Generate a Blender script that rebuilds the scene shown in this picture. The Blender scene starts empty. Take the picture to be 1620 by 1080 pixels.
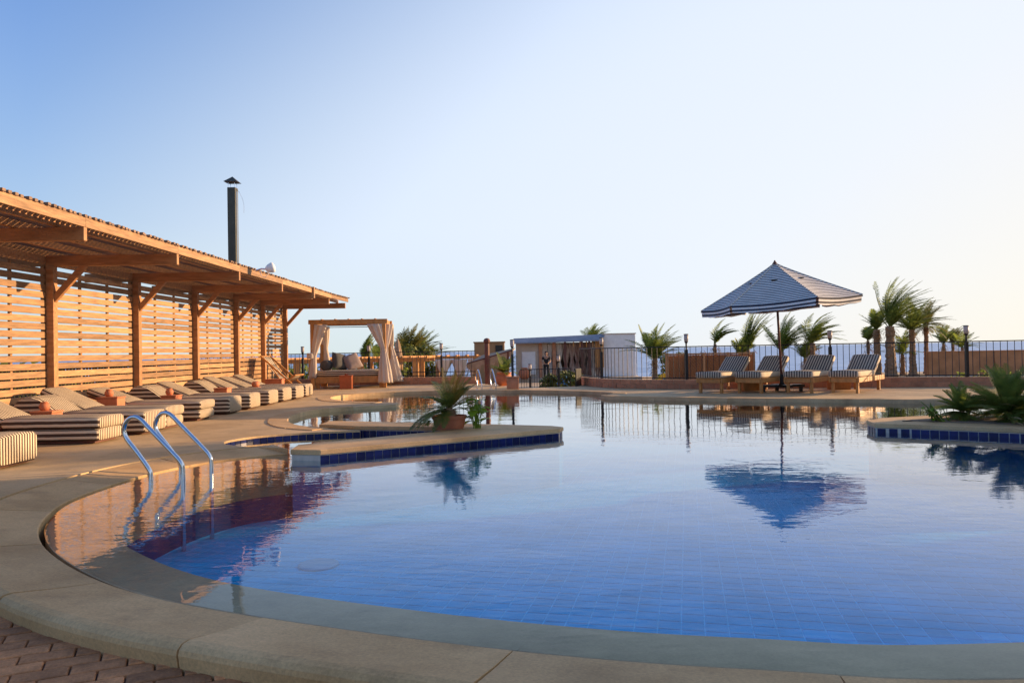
import bpy, bmesh, math, random
from mathutils import Vector, Matrix, geometry
R = math.radians
random.seed(7)
S = bpy.context.scene
COL = S.collection

# ------------------------------------------------------------------ camera, sky, sun, exposure
cam = bpy.data.cameras.new("camera"); camo = bpy.data.objects.new("camera", cam); COL.objects.link(camo)
cam.sensor_width = 36.0; cam.lens = 26.67; cam.clip_end = 60000; cam.clip_start = 0.05
_p, _r = R(0.692), R(1.055)
_F = Vector((0, math.cos(_p), math.sin(_p))); _X = Vector((1, 0, 0)); _U = Vector((0, -math.sin(_p), math.cos(_p)))
_X2 = _X*math.cos(_r) - _U*math.sin(_r); _U2 = _U*math.cos(_r) + _X*math.sin(_r)
M = Matrix((_X2, _U2, -_F)).transposed().to_4x4(); M.translation = Vector((0, 0, 1.1))
camo.matrix_world = M
cam.dof.use_dof = True; cam.dof.focus_distance = 12.0; cam.dof.aperture_fstop = 8.0
S.camera = camo

SUN = Vector((1.68, 0.60, 0.37)).normalized()          # direction towards the sun
w = bpy.data.worlds.new("World"); S.world = w; w.use_nodes = True
nt = w.node_tree; bg = nt.nodes['Background']
sky = nt.nodes.new('ShaderNodeTexSky'); sky.sky_type = 'NISHITA'; sky.sun_disc = False
sky.sun_elevation = math.asin(SUN.z); sky.sun_rotation = math.atan2(SUN.x, SUN.y)
sky.air_density = 1.0; sky.dust_density = 1.0; sky.ozone_density = 2.5; sky.altitude = 0
# pale sea haze that thickens towards the horizon and towards the sun
def _m(op, a, b=None, c=None):
    n = nt.nodes.new('ShaderNodeMath'); n.operation = op
    for i, x in enumerate((a, b, c)):
        if x is None: continue
        if isinstance(x, (int, float)): n.inputs[i].default_value = x
        else: nt.links.new(x, n.inputs[i])
    return n.outputs[0]
_tc = nt.nodes.new('ShaderNodeTexCoord'); _sp = nt.nodes.new('ShaderNodeSeparateXYZ'); nt.links.new(_tc.outputs['Generated'], _sp.inputs[0])
_dt = nt.nodes.new('ShaderNodeVectorMath'); _dt.operation = 'DOT_PRODUCT'; nt.links.new(_tc.outputs['Generated'], _dt.inputs[0])
_dt.inputs[1].default_value = Vector((SUN.x, SUN.y, 0)).normalized()
_z = _m('MAXIMUM', _sp.outputs[2], 0.0)
_h = _m('ADD', _m('MULTIPLY_ADD', _dt.outputs['Value'], 1.25, .33), _m('MULTIPLY', _m('SUBTRACT', .40, _z), 2.1))
_h = _m('MAXIMUM', _h, _m('SUBTRACT', .88, _m('MULTIPLY', _z, 2.0)))
_hc = nt.nodes.new('ShaderNodeMapRange'); _hc.interpolation_type = 'SMOOTHERSTEP'; nt.links.new(_h, _hc.inputs['Value'])
_hc.inputs['From Min'].default_value = -.35; _hc.inputs['From Max'].default_value = 1.2; _hc.inputs['To Max'].default_value = .97; _hc.inputs['To Min'].default_value = .14
_hz = nt.nodes.new('ShaderNodeValToRGB'); _e = _hz.color_ramp.elements
_e[0].position = .28; _e[0].color = (.46, .57, .64, 1); _e[1].position = .90; _e[1].color = (.90, .845, .755, 1)
_x = _e.new(.52); _x.color = (.70, .785, .92, 1); _x = _e.new(.74); _x.color = (.79, .83, .89, 1)
nt.links.new(_m('SUBTRACT', _m('MULTIPLY_ADD', _dt.outputs['Value'], .5, .5), _m('MULTIPLY', _z, .42)), _hz.inputs[0])
_hg = nt.nodes.new('ShaderNodeVectorMath'); _hg.operation = 'SCALE'; _hg.inputs[3].default_value = 3.57; _hl = nt.nodes.new('ShaderNodeMix'); _hl.data_type = 'RGBA'; nt.links.new(_hz.outputs[0], _hl.inputs[6]); _hl.inputs[7].default_value = (.64, .73, .72, 1)
_hf = _m('MULTIPLY', _m('MAXIMUM', _m('SUBTRACT', 1.0, _m('DIVIDE', _z, .16)), 0.0), _m('MINIMUM', _m('MAXIMUM', _m('SUBTRACT', 1.0, _m('MULTIPLY', _dt.outputs['Value'], 1.6)), 0.0), 1.0)); nt.links.new(_hf, _hl.inputs[0])
nt.links.new(_hl.outputs[2], _hg.inputs[0])
_tn = nt.nodes.new('ShaderNodeVectorMath'); _tn.operation = 'MULTIPLY'; _tn.inputs[1].default_value = (.32, .58, .98); nt.links.new(sky.outputs[0], _tn.inputs[0])
_mx = nt.nodes.new('ShaderNodeMix'); _mx.data_type = 'RGBA'
nt.links.new(_hc.outputs[0], _mx.inputs[0]); nt.links.new(_tn.outputs[0], _mx.inputs[6]); nt.links.new(_hg.outputs[0], _mx.inputs[7])
nt.links.new(_mx.outputs[2], bg.inputs[0]); bg.inputs[1].default_value = 0.10
sl = bpy.data.lights.new("sun", 'SUN'); so = bpy.data.objects.new("sun", sl); COL.objects.link(so)
sl.energy = 2.9; sl.angle = R(0.6); sl.color = (1.0, 0.67, 0.37)
so.rotation_euler = SUN.to_track_quat('Z', 'Y').to_euler()
vs = S.view_settings; vs.view_transform = 'Standard'; vs.look = 'None'; vs.exposure = 1.66; vs.gamma = 1.0; vs.use_curve_mapping = False

# ------------------------------------------------------------------ materials
def _nodes(name):
    m = bpy.data.materials.new(name); m.use_nodes = True
    n = m.node_tree.nodes; l = m.node_tree.links
    return m, n, l, n['Principled BSDF']
def mat(name, c, rough=0.6, var=0.18, scale=6.0, stretch=(1, 1, 1), bump=0.0, metal=0.0, spec=0.4, rnd=0.0, c2=None, detail=5, translucent=0.0, stain=0.0, grain=0.0):
    m, n, l, b = _nodes(name)
    tc = n.new('ShaderNodeTexCoord'); mp = n.new('ShaderNodeMapping'); mp.inputs['Scale'].default_value = stretch
    l.new(tc.outputs['Object'], mp.inputs[0])
    vec = mp.outputs[0]
    if rnd:
        oi = n.new('ShaderNodeObjectInfo'); ad = n.new('ShaderNodeVectorMath'); ad.operation = 'ADD'
        mu = n.new('ShaderNodeMath'); mu.operation = 'MULTIPLY'; mu.inputs[1].default_value = 37.0
        l.new(oi.outputs['Random'], mu.inputs[0]); l.new(vec, ad.inputs[0]); l.new(mu.outputs[0], ad.inputs[1]); vec = ad.outputs[0]
    no = n.new('ShaderNodeTexNoise'); no.inputs['Scale'].default_value = scale; no.inputs['Detail'].default_value = detail; no.inputs['Roughness'].default_value = 0.62
    l.new(vec, no.inputs['Vector'])
    rp = n.new('ShaderNodeValToRGB'); rp.color_ramp.elements[0].position = 0.3; rp.color_ramp.elements[1].position = 0.7
    d = [max(0, x*(1-var)) for x in c]; e = list(c2) if c2 else [min(1, x*(1+var)) for x in c]
    rp.color_ramp.elements[0].color = (*d, 1); rp.color_ramp.elements[1].color = (*e, 1)
    l.new(no.outputs['Fac'], rp.inputs[0])
    col = rp.outputs[0]
    if rnd:
        hs = n.new('ShaderNodeHueSaturation'); mr = n.new('ShaderNodeMapRange')
        mr.inputs['To Min'].default_value = 1-rnd; mr.inputs['To Max'].default_value = 1+rnd
        l.new(oi.outputs['Random'], mr.inputs['Value']); l.new(mr.outputs[0], hs.inputs['Value']); l.new(col, hs.inputs['Color']); col = hs.outputs[0]
    if grain:
        n5 = n.new('ShaderNodeTexNoise'); n5.inputs['Scale'].default_value = 70; n5.inputs['Detail'].default_value = 4; n5.inputs['Roughness'].default_value = .8; l.new(tc.outputs['Object'], n5.inputs['Vector'])
        m5 = n.new('ShaderNodeMapRange'); m5.inputs['From Min'].default_value = .3; m5.inputs['From Max'].default_value = .7; m5.inputs['To Min'].default_value = 1-grain; m5.inputs['To Max'].default_value = 1+grain; l.new(n5.outputs['Fac'], m5.inputs['Value'])
        h5 = n.new('ShaderNodeHueSaturation'); l.new(m5.outputs[0], h5.inputs['Value']); l.new(col, h5.inputs['Color']); col = h5.outputs[0]
    if stain:
        for sc, th in ((.55, .5), (3.1, .55)):
            n4 = n.new('ShaderNodeTexNoise'); n4.inputs['Scale'].default_value = sc; n4.inputs['Detail'].default_value = 9; n4.inputs['Roughness'].default_value = .7; l.new(tc.outputs['Object'], n4.inputs['Vector'])
            m4 = n.new('ShaderNodeMapRange'); m4.inputs['From Min'].default_value = th; m4.inputs['From Max'].default_value = th+.2; m4.inputs['To Min'].default_value = 1; m4.inputs['To Max'].default_value = 1-stain; l.new(n4.outputs['Fac'], m4.inputs['Value'])
            h4 = n.new('ShaderNodeHueSaturation'); l.new(m4.outputs[0], h4.inputs['Value']); l.new(col, h4.inputs['Color']); col = h4.outputs[0]
    l.new(col, b.inputs['Base Color'])
    b.inputs['Roughness'].default_value = rough; b.inputs['Metallic'].default_value = metal; b.inputs['Specular IOR Level'].default_value = spec
    if bump:
        bp = n.new('ShaderNodeBump'); bp.inputs['Strength'].default_value = min(1, bump); bp.inputs['Distance'].default_value = 0.01
        n2 = n.new('ShaderNodeTexNoise'); n2.inputs['Scale'].default_value = scale*4; n2.inputs['Detail'].default_value = 6
        l.new(vec, n2.inputs['Vector']); l.new(n2.outputs['Fac'], bp.inputs['Height']); l.new(bp.outputs[0], b.inputs['Normal'])
    if translucent:
        tr = n.new('ShaderNodeBsdfTranslucent'); mx = n.new('ShaderNodeMixShader'); mx.inputs[0].default_value = translucent
        l.new(col, tr.inputs[0]); l.new(b.outputs[0], mx.inputs[1]); l.new(tr.outputs[0], mx.inputs[2]); l.new(mx.outputs[0], n['Material Output'].inputs[0])
    return m
def stripe_mat(name, dark, light, pitch, duty=0.5, rough=0.85, wob=0.15):
    m, n, l, b = _nodes(name)
    uv = n.new('ShaderNodeUVMap'); sp = n.new('ShaderNodeSeparateXYZ'); l.new(uv.outputs[0], sp.inputs[0])
    tc = n.new('ShaderNodeTexCoord'); no = n.new('ShaderNodeTexNoise'); no.inputs['Scale'].default_value = 7; no.inputs['Detail'].default_value = 3
    l.new(tc.outputs['Object'], no.inputs['Vector'])
    dv = n.new('ShaderNodeMath'); dv.operation = 'DIVIDE'; dv.inputs[1].default_value = pitch; l.new(sp.outputs[0], dv.inputs[0])
    wv = n.new('ShaderNodeMath'); wv.operation = 'MULTIPLY_ADD'; wv.inputs[1].default_value = wob; l.new(no.outputs['Fac'], wv.inputs[0]); l.new(dv.outputs[0], wv.inputs[2])
    fr = n.new('ShaderNodeMath'); fr.operation = 'FRACT'; l.new(wv.outputs[0], fr.inputs[0])
    rp = n.new('ShaderNodeValToRGB'); e = rp.color_ramp.elements
    e[0].position = 0; e[0].color = (*dark, 1); e[1].position = duty; e[1].color = (*dark, 1)
    x = e.new(min(.97, duty+.06)); x.color = (*light, 1); x = e.new(0.97); x.color = (*light, 1); x = e.new(1.0); x.color = (*dark, 1)
    l.new(fr.outputs[0], rp.inputs[0])
    n3 = n.new('ShaderNodeTexNoise'); n3.inputs['Scale'].default_value = 3; n3.inputs['Detail'].default_value = 4; l.new(tc.outputs['Object'], n3.inputs['Vector'])
    mr = n.new('ShaderNodeMapRange'); mr.inputs['To Min'].default_value = .78; mr.inputs['To Max'].default_value = 1.2; l.new(n3.outputs['Fac'], mr.inputs['Value'])
    hs = n.new('ShaderNodeHueSaturation'); l.new(mr.outputs[0], hs.inputs['Value']); l.new(rp.outputs[0], hs.inputs['Color'])
    l.new(hs.outputs[0], b.inputs['Base Color']); b.inputs['Roughness'].default_value = rough; b.inputs['Specular IOR Level'].default_value = .2
    bp = n.new('ShaderNodeBump'); bp.inputs['Strength'].default_value = .35; bp.inputs['Distance'].default_value = .02
    l.new(n3.outputs['Fac'], bp.inputs['Height']); l.new(bp.outputs[0], b.inputs['Normal'])
    return m

MT = {}
MT['slat'] = mat('sunbleached_wood', (.33, .18, .082), .65, .4, 3, (9, .9, 9), .3, rnd=.3)
MT['beam'] = mat('brown_timber', (.37, .175, .07), .6, .3, 3, (1, 6, 6), .25, rnd=.1)
MT['timber'] = mat('orange_timber', (.45, .205, .058), .55, .25, 4, (3, 3, 1), .2, rnd=.12)
MT['roofwood'] = mat('grey_brown_batten', (.22, .13, .075), .7, .25, 4, (1, 6, 6), .2, rnd=.25)
MT['stone'] = mat('sandstone', (.54, .315, .125), .72, .20, 1.6, (1, 1, 1), .35, c2=(.63, .395, .18), detail=8, rnd=.07, stain=.30, grain=.22)
MT['deck'] = mat('worn_deck_stone', (.54, .345, .155), .72, .22, .9, (1, 1, 1), .35, c2=(.63, .43, .22), detail=9, stain=.38, grain=.22)
MT['lip'] = mat('wet_sandstone', (.44, .29, .15), .6, .25, 1.4, (1, 1, 1), .3, detail=8, stain=.25, grain=.15)
MT['brick'] = mat('clay_paver', (.44, .19, .075), .85, .28, 9, (1, 1, 1), .6, rnd=.36, stain=.25, grain=.3)
MT['joint'] = mat('dark_joint_sand', (.10, .065, .045), .9, .25, 10)
MT['block'] = mat('terracotta_block', (.44, .20, .105), .8, .2, 5, (1, 1, 1), .4, rnd=.14)
MT['mortar'] = mat('mortar', (.40, .25, .16), .9, .2, 8)
MT['tile'] = mat('cobalt_glazed_tile', (.006, .012, .07), .3, .35, 9, (1, 1, 1), 0, spec=.2, rnd=.35)
MT['grout'] = mat('pale_grout', (.52, .45, .36), .85, .15, 8)
MT['ftile'] = mat('blue_floor_tile', (.0, .38, .72), .8, .14, 2.5, (1, 1, 1), 0, rnd=.12, spec=0)
MT['fgrout'] = mat('blue_white_grout', (.05, .54, .88), .8, .1, 5, spec=0)
MT['iron'] = mat('black_painted_iron', (.018, .017, .016), .45, .3, 9, spec=.4)
MT['steel'] = mat('brushed_steel', (.62, .64, .68), .16, .06, 20, (1, 1, 1), 0, metal=1.0)
MT['flue'] = mat('dark_weathered_flue', (.055, .052, .036), .5, .35, 7, (1, 1, .4), .1)
MT['white'] = mat('white_paint', (.75, .73, .70), .6, .08, 4)
MT['frost'] = mat('frosted_lamp_glass', (.52, .47, .44), .4, .1, 12, translucent=.3)
MT['terra'] = mat('terracotta', (.48, .155, .07), .7, .2, 5, (1, 1, 1), .2, rnd=.1)
MT['redbox'] = mat('red_brown_box', (.40, .095, .026), .5, .2, 5, (1, 1, 1), .1, rnd=.1)
MT['cream'] = mat('cream_canvas', (.66, .57, .46), .9, .1, 4, (1, 1, 1), .2)
MT['voile'] = mat('off_white_voile', (.70, .60, .50), .9, .10, 3, (3, 3, .4), .2, translucent=.35)
MT['grey'] = mat('charcoal_cushion', (.07, .065, .062), .9, .2, 6, (1, 1, 1), .3)
MT['mauve'] = mat('dusty_grey_cushion', (.27, .205, .185), .9, .2, 6, (1, 1, 1), .3)
MT['lstripe'] = stripe_mat('brown_cream_stripes', (.075, .046, .032), (.62, .50, .35), .046)
MT['rstripe'] = stripe_mat('taupe_cream_stripes', (.10, .075, .065), (.60, .49, .36), .062)
MT['ustripe'] = stripe_mat('navy_white_stripes', (.06, .065, .085), (.80, .76, .70), .088, .46, wob=.04)
MT['sling'] = stripe_mat('faded_sling_stripes', (.10, .075, .06), (.68, .58, .44), .10)
MT['palm'] = mat('palm_leaf', (.11, .175, .032), .5, .35, 3, (1, 1, 1), 0, c2=(.30, .35, .065), translucent=.6)
MT['palmy'] = mat('yellow_green_palm_leaf', (.14, .15, .03), .55, .35, 3, (1, 1, 1), 0, c2=(.28, .25, .06), translucent=.4)  # yellower green than the other palms
MT['cycad'] = mat('cycad_leaf', (.095, .165, .025), .42, .4, 5, (1, 1, 1), 0, c2=(.27, .31, .06), translucent=.4)
MT['cycadpot'] = mat('yellow_green_cycad_leaf', (.085, .135, .02), .45, .35, 5, c2=(.25, .26, .045), translucent=.35)  # yellow-green of the potted fronds themselves
MT['wtile'] = mat('navy_wall_tile', (.0, .05, .17), .8, .2, 3, spec=0)
MT['itile'] = mat('mid_blue_wall_tile', (.0, .22, .50), .8, .15, 3, spec=0)
MT['yellow'] = mat('yellowed_frond', (.30, .19, .035), .55, .35, 5, (1, 1, 1), 0, c2=(.38, .27, .05), translucent=.35)
MT['dry'] = mat('dry_leaf', (.22, .135, .06), .8, .3, 5, c2=(.34, .23, .11), translucent=.2)
MT['lime'] = mat('bright_leaf', (.19, .33, .02), .45, .3, 4, c2=(.33, .45, .035), translucent=.4)
MT['bush'] = mat('bush_leaf', (.075, .11, .02), .55, .4, 1.5, c2=(.21, .22, .035), translucent=.35)
MT['trunk'] = mat('palm_trunk', (.24, .14, .075), .9, .4, 8, (1, 1, 2.5), .8)
MT['soil'] = mat('dry_soil', (.20, .135, .08), .95, .3, 9, (1, 1, 1), .6)
MT['sand'] = mat('beach_sand', (.40, .30, .20), .95, .25, .35, (1, 1, 1), .3, detail=9)
MT['plaster'] = mat('beige_plaster', (.52, .42, .32), .85, .12, 2)
MT['tan_wall'] = mat('orange_tan_wall', (.45, .20, .085), .85, .2, 1.5)
MT['hut'] = mat('ochre_plaster', (.34, .185, .085), .85, .15, 1.5)
MT['tent'] = mat('grey_blue_roof_sheet', (.22, .23, .27), .6, .2, 2)
MT['drape'] = mat('rust_fabric', (.30, .115, .065), .9, .45, 2.5, (3, 3, .7), c2=(.50, .36, .27))
MT['darkwood'] = mat('dark_red_timber', (.13, .045, .03), .6, .3, 4)
MT['net'] = mat('straw_fringe', (.40, .27, .17), .9, .25, 6)
MT['skin'] = mat('skin', (.35, .19, .12), .6, .08, 6)
MT['black'] = mat('black_cloth', (.012, .012, .013), .85, .2, 8)
MT['plastic_y'] = mat('yellow_plastic', (.62, .42, .02), .4, .1, 4)
MT['plastic_b'] = mat('blue_plastic', (.04, .22, .50), .4, .1, 4)
MT['plum'] = mat('shade_wing_plaster', (.48, .36, .25), .85, .12, 1.2)  # only for the added shade caster out of view
MT['glass'] = mat('dark_window_glass', (.03, .04, .05), .08, .1, 2, spec=.8)

def water_mat():
    m, n, l, b = _nodes('pool_water')
    n.remove(b)
    tc = n.new('ShaderNodeTexCoord')
    hs = []
    for sc, st in ((.9, (1, 1.0, 1)), (4.2, (.8, 1.25, 1)), (13.0, (.7, 1.3, 1))):
        mp = n.new('ShaderNodeMapping'); mp.inputs['Scale'].default_value = st; l.new(tc.outputs['Object'], mp.inputs[0])
        no = n.new('ShaderNodeTexNoise'); no.inputs['Scale'].default_value = sc; no.inputs['Detail'].default_value = 2; no.inputs['Distortion'].default_value = .4
        l.new(mp.outputs[0], no.inputs['Vector']); hs.append(no.outputs['Fac'])
    prev = None
    # calm glassy patches and gently ruffled ones
    pa = n.new('ShaderNodeTexNoise'); pa.inputs['Scale'].default_value = .45; l.new(tc.outputs['Object'], pa.inputs['Vector'])
    pr = n.new('ShaderNodeMapRange'); pr.inputs['From Min'].default_value = .35; pr.inputs['From Max'].default_value = .7; pr.inputs['To Min'].default_value = .25; l.new(pa.outputs['Fac'], pr.inputs['Value'])
    for h, d in zip(hs, (.006, .0030, .0010)):
        bp = n.new('ShaderNodeBump'); bp.inputs['Distance'].default_value = d; l.new(h, bp.inputs['Height']); bp.inputs['Strength'].default_value = 1.0
        if d < .005: l.new(pr.outputs[0], bp.inputs['Strength'])
        if prev: l.new(prev.outputs[0], bp.inputs['Normal'])
        prev = bp
    fr = n.new('ShaderNodeFresnel'); 
    ge = n.new('ShaderNodeNewGeometry'); io = n.new('ShaderNodeMapRange'); io.inputs['To Min'].default_value = 1.34; io.inputs['To Max'].default_value = 1/1.34
    l.new(ge.outputs['Backfacing'], io.inputs['Value']); l.new(io.outputs[0], fr.inputs['IOR']); l.new(prev.outputs[0], fr.inputs['Normal'])
    gl = n.new('ShaderNodeBsdfGlossy'); gl.inputs['Roughness'].default_value = .015; l.new(prev.outputs[0], gl.inputs['Normal'])
    tr = n.new('ShaderNodeBsdfTransparent'); tr.inputs[0].default_value = (.84, .95, .98, 1)
    fc = n.new('ShaderNodeMath'); fc.operation = 'MULTIPLY_ADD'; fc.use_clamp = True; fc.inputs[1].default_value = 2.3; fc.inputs[2].default_value = -.24; l.new(fr.outputs[0], fc.inputs[0])
    mx = n.new('ShaderNodeMixShader'); l.new(fc.outputs[0], mx.inputs[0]); l.new(tr.outputs[0], mx.inputs[1]); l.new(gl.outputs[0], mx.inputs[2])
    l.new(mx.outputs[0], n['Material Output'].inputs[0])
    return m
MT['water'] = water_mat()
def sea_mat():
    m, n, l, b = _nodes('sea_water')
    tc = n.new('ShaderNodeTexCoord')
    mp = n.new('ShaderNodeMapping'); mp.inputs['Scale'].default_value = (.5, .16, 1); l.new(tc.outputs['Object'], mp.inputs[0])
    no = n.new('ShaderNodeTexNoise'); no.inputs['Scale'].default_value = .5; no.inputs['Detail'].default_value = 8; l.new(mp.outputs[0], no.inputs['Vector'])
    rp = n.new('ShaderNodeValToRGB'); rp.color_ramp.elements[0].position = .35; rp.color_ramp.elements[1].position = .72
    rp.color_ramp.elements[0].color = (.15, .28, .50, 1); rp.color_ramp.elements[1].color = (.32, .46, .66, 1)
    l.new(no.outputs['Fac'], rp.inputs[0]); l.new(rp.outputs[0], b.inputs['Base Color'])
    b.inputs['Roughness'].default_value = .45; b.inputs['Specular IOR Level'].default_value = .25
    bp = n.new('ShaderNodeBump'); bp.inputs['Strength'].default_value = .6; bp.inputs['Distance'].default_value = .5; l.new(no.outputs['Fac'], bp.inputs['Height']); l.new(bp.outputs[0], b.inputs['Normal'])
    return m
MT['sea'] = sea_mat()

# ------------------------------------------------------------------ mesh helpers
class MB:
    """collects shapes; build() links them as ONE mesh object"""
    def __init__(s): s.v = []; s.f = []; s.uv = {}
    def add(s, vs, fs, uvs=None):
        o = len(s.v); s.v += [tuple(x) for x in vs]
        for i, f in enumerate(fs):
            if uvs: s.uv[len(s.f)] = uvs[i]
            s.f.append(tuple(o+k for k in f))
        return s
    def box(s, c, d, rot=None):
        x, y, z = d[0]/2, d[1]/2, d[2]/2
        vs = [Vector(q) for q in ((-x,-y,-z),(x,-y,-z),(x,y,-z),(-x,y,-z),(-x,-y,z),(x,-y,z),(x,y,z),(-x,y,z))]
        if rot is not None: vs = [rot @ q for q in vs]
        return s.add([q+Vector(c) for q in vs], [(0,3,2,1),(4,5,6,7),(0,1,5,4),(1,2,6,5),(2,3,7,6),(3,0,4,7)])
    def bar(s, a, b, w, h, up=(0, 0, 1)):
        a = Vector(a); b = Vector(b); d = (b-a); L = d.length; d.normalize(); u = Vector(up)
        if abs(d.dot(u)) > .99: u = Vector((0, 1, 0))
        sx = d.cross(u).normalized(); su = sx.cross(d)
        rot = Matrix((d, sx, su)).transposed()
        return s.box((a+b)/2, (L, w, h), rot)
    def tube(s, path, r, n=8, cap=True):
        path = [Vector(p) for p in path]; m = len(path); rs = r if isinstance(r, (list, tuple)) else [r]*m
        vs = []; t0 = (path[1]-path[0]).normalized(); ref = Vector((0, 0, 1)) if abs(t0.z) < .9 else Vector((1, 0, 0))
        nrm = t0.cross(ref).normalized()
        for i, p in enumerate(path):
            t = (path[min(i+1, m-1)]-path[max(i-1, 0)]).normalized()
            nrm = (nrm-t*nrm.dot(t)).normalized(); b = t.cross(nrm)
            vs += [p+(nrm*math.cos(2*math.pi*k/n)+b*math.sin(2*math.pi*k/n))*rs[i] for k in range(n)]
        fs = [(i*n+k, i*n+(k+1) % n, (i+1)*n+(k+1) % n, (i+1)*n+k) for i in range(m-1) for k in range(n)]
        if cap: fs += [tuple(range(n-1, -1, -1)), tuple((m-1)*n+k for k in range(n))]
        return s.add(vs, fs)
    def lathe(s, prof, c=(0, 0, 0), n=16, wob=0, seed=0):
        rr = random.Random(seed); vs = []
        for r, z in prof:
            for k in range(n):
                q = r*(1+(rr.uniform(-wob, wob) if wob else 0))
                vs.append((c[0]+q*math.cos(2*math.pi*k/n), c[1]+q*math.sin(2*math.pi*k/n), c[2]+z))
        m = len(prof)
        fs = [(i*n+k, i*n+(k+1) % n, (i+1)*n+(k+1) % n, (i+1)*n+k) for i in range(m-1) for k in range(n)]
        fs += [tuple(range(n-1, -1, -1)), tuple((m-1)*n+k for k in range(n))]
        return s.add(vs, fs)
    def prism(s, poly, z0, z1):
        n = len(poly); tri = geometry.tessellate_polygon([[Vector((p[0], p[1], 0)) for p in poly]])
        area = sum(poly[i][0]*poly[(i+1) % n][1]-poly[(i+1) % n][0]*poly[i][1] for i in range(n))
        vs = [(p[0], p[1], z0) for p in poly]+[(p[0], p[1], z1) for p in poly]; fs = []
        for a, b, c in tri:
            A, B, Cc = poly[a], poly[b], poly[c]
            if (B[0]-A[0])*(Cc[1]-A[1])-(B[1]-A[1])*(Cc[0]-A[0]) < 0: b, c = c, b
            fs += [(a+n, b+n, c+n), (a, c, b)]
        for i in range(n):
            j = (i+1) % n
            fs.append((i, j, j+n, i+n) if area > 0 else (j, i, i+n, j+n))
        return s.add(vs, fs)
    def loft(s, rings, cap=True):
        n = len(rings[0]); m = len(rings); vs = [p for r in rings for p in r]
        fs = [(i*n+k, i*n+(k+1) % n, (i+1)*n+(k+1) % n, (i+1)*n+k) for i in range(m-1) for k in range(n)]
        if cap: fs += [tuple(range(n-1, -1, -1)), tuple((m-1)*n+k for k in range(n))]
        return s.add(vs, fs)
    def mesh(s, name, m, smooth=False, recalc=False):
        me = bpy.data.meshes.new(name); me.from_pydata(s.v, [], s.f)
        if s.uv:
            ul = me.uv_layers.new(name='UVMap').data
            for p in me.polygons:
                u = s.uv.get(p.index)
                for k, li in enumerate(p.loop_indices): ul[li].uv = u[k] if u else (0, 0)
        if m: me.materials.append(MT[m])
        if recalc:
            bm = bmesh.new(); bm.from_mesh(me); bmesh.ops.recalc_face_normals(bm, faces=bm.faces); bm.to_mesh(me); bm.free()
        if smooth: me.polygons.foreach_set('use_smooth', [True]*len(me.polygons))
        me.update(); return me
    def build(s, name, m, parent=None, smooth=False, bevel=0, recalc=False):
        return link(name, s.mesh(name, m, smooth, recalc), parent, bevel=bevel)
def link(name, me, parent=None, loc=None, rz=None, bevel=0):
    o = bpy.data.objects.new(name, me); COL.objects.link(o)
    if parent: o.parent = parent
    if loc: o.location = loc
    if rz is not None: o.rotation_euler = (0, 0, rz)
    if bevel:
        bv = o.modifiers.new('bevel', 'BEVEL'); bv.width = bevel; bv.segments = 2; bv.limit_method = 'ANGLE'
    return o
def tag(o, label=None, cat=None, group=None, kind=None):
    if label: o['label'] = label
    if cat: o['category'] = cat
    if group: o['group'] = group
    if kind: o['kind'] = kind
    return o
def empty(name, loc=(0, 0, 0), rz=0, label=None, cat=None, group=None, kind=None):
    o = bpy.data.objects.new(name, None); COL.objects.link(o); o.location = loc; o.rotation_euler = (0, 0, rz); o.empty_display_size = .1
    return tag(o, label, cat, group, kind)
def kids(o): return [c for c in COL.objects if c.parent == o]
def copy_tree(o, parent=None):
    c = o.copy(); COL.objects.link(c); c.parent = parent
    for ch in kids(o): copy_tree(ch, c)
    return c
def catmull(pts, n=8, closed=False):
    P = [Vector((p[0], p[1])) for p in pts]; out = []; m = len(P)
    for i in range(m if closed else m-1):
        if closed: a, b, c, d = P[i-1], P[i], P[(i+1) % m], P[(i+2) % m]
        else: a, b, c, d = P[max(i-1, 0)], P[i], P[i+1], P[min(i+2, m-1)]
        for k in range(n):
            t = k/n
            out.append(.5*((2*b)+(c-a)*t+(2*a-5*b+4*c-d)*t*t+(3*b-a-3*c+d)*t**3))
    if not closed: out.append(P[-1])
    return out
def offset(path, d):
    """parallel curve, d to the left of travel"""
    out = []; m = len(path)
    for i in range(m):
        t = (path[min(i+1, m-1)]-path[max(i-1, 0)]).normalized(); out.append(path[i]+Vector((-t.y, t.x))*d)
    return out
def pip(p, poly):
    x, y = p; c = False; j = len(poly)-1
    for i in range(len(poly)):
        a, b = poly[i], poly[j]
        if (a[1] > y) != (b[1] > y) and x < (b[0]-a[0])*(y-a[1])/(b[1]-a[1])+a[0]: c = not c
        j = i
    return c
def walk(path, step, start=0.0):
    """points and tangents every `step` metres along a 2-D path"""
    out = []; need = start; pos = 0.0
    for a, b in zip(path, path[1:]):
        L = (b-a).length
        while need <= pos+L+1e-9:
            t = (need-pos)/L if L else 0
            out.append((a.lerp(b, t), (b-a).normalized())); need += step
        pos += L
    return out
def plen(path): return sum((b-a).length for a, b in zip(path, path[1:]))

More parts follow.
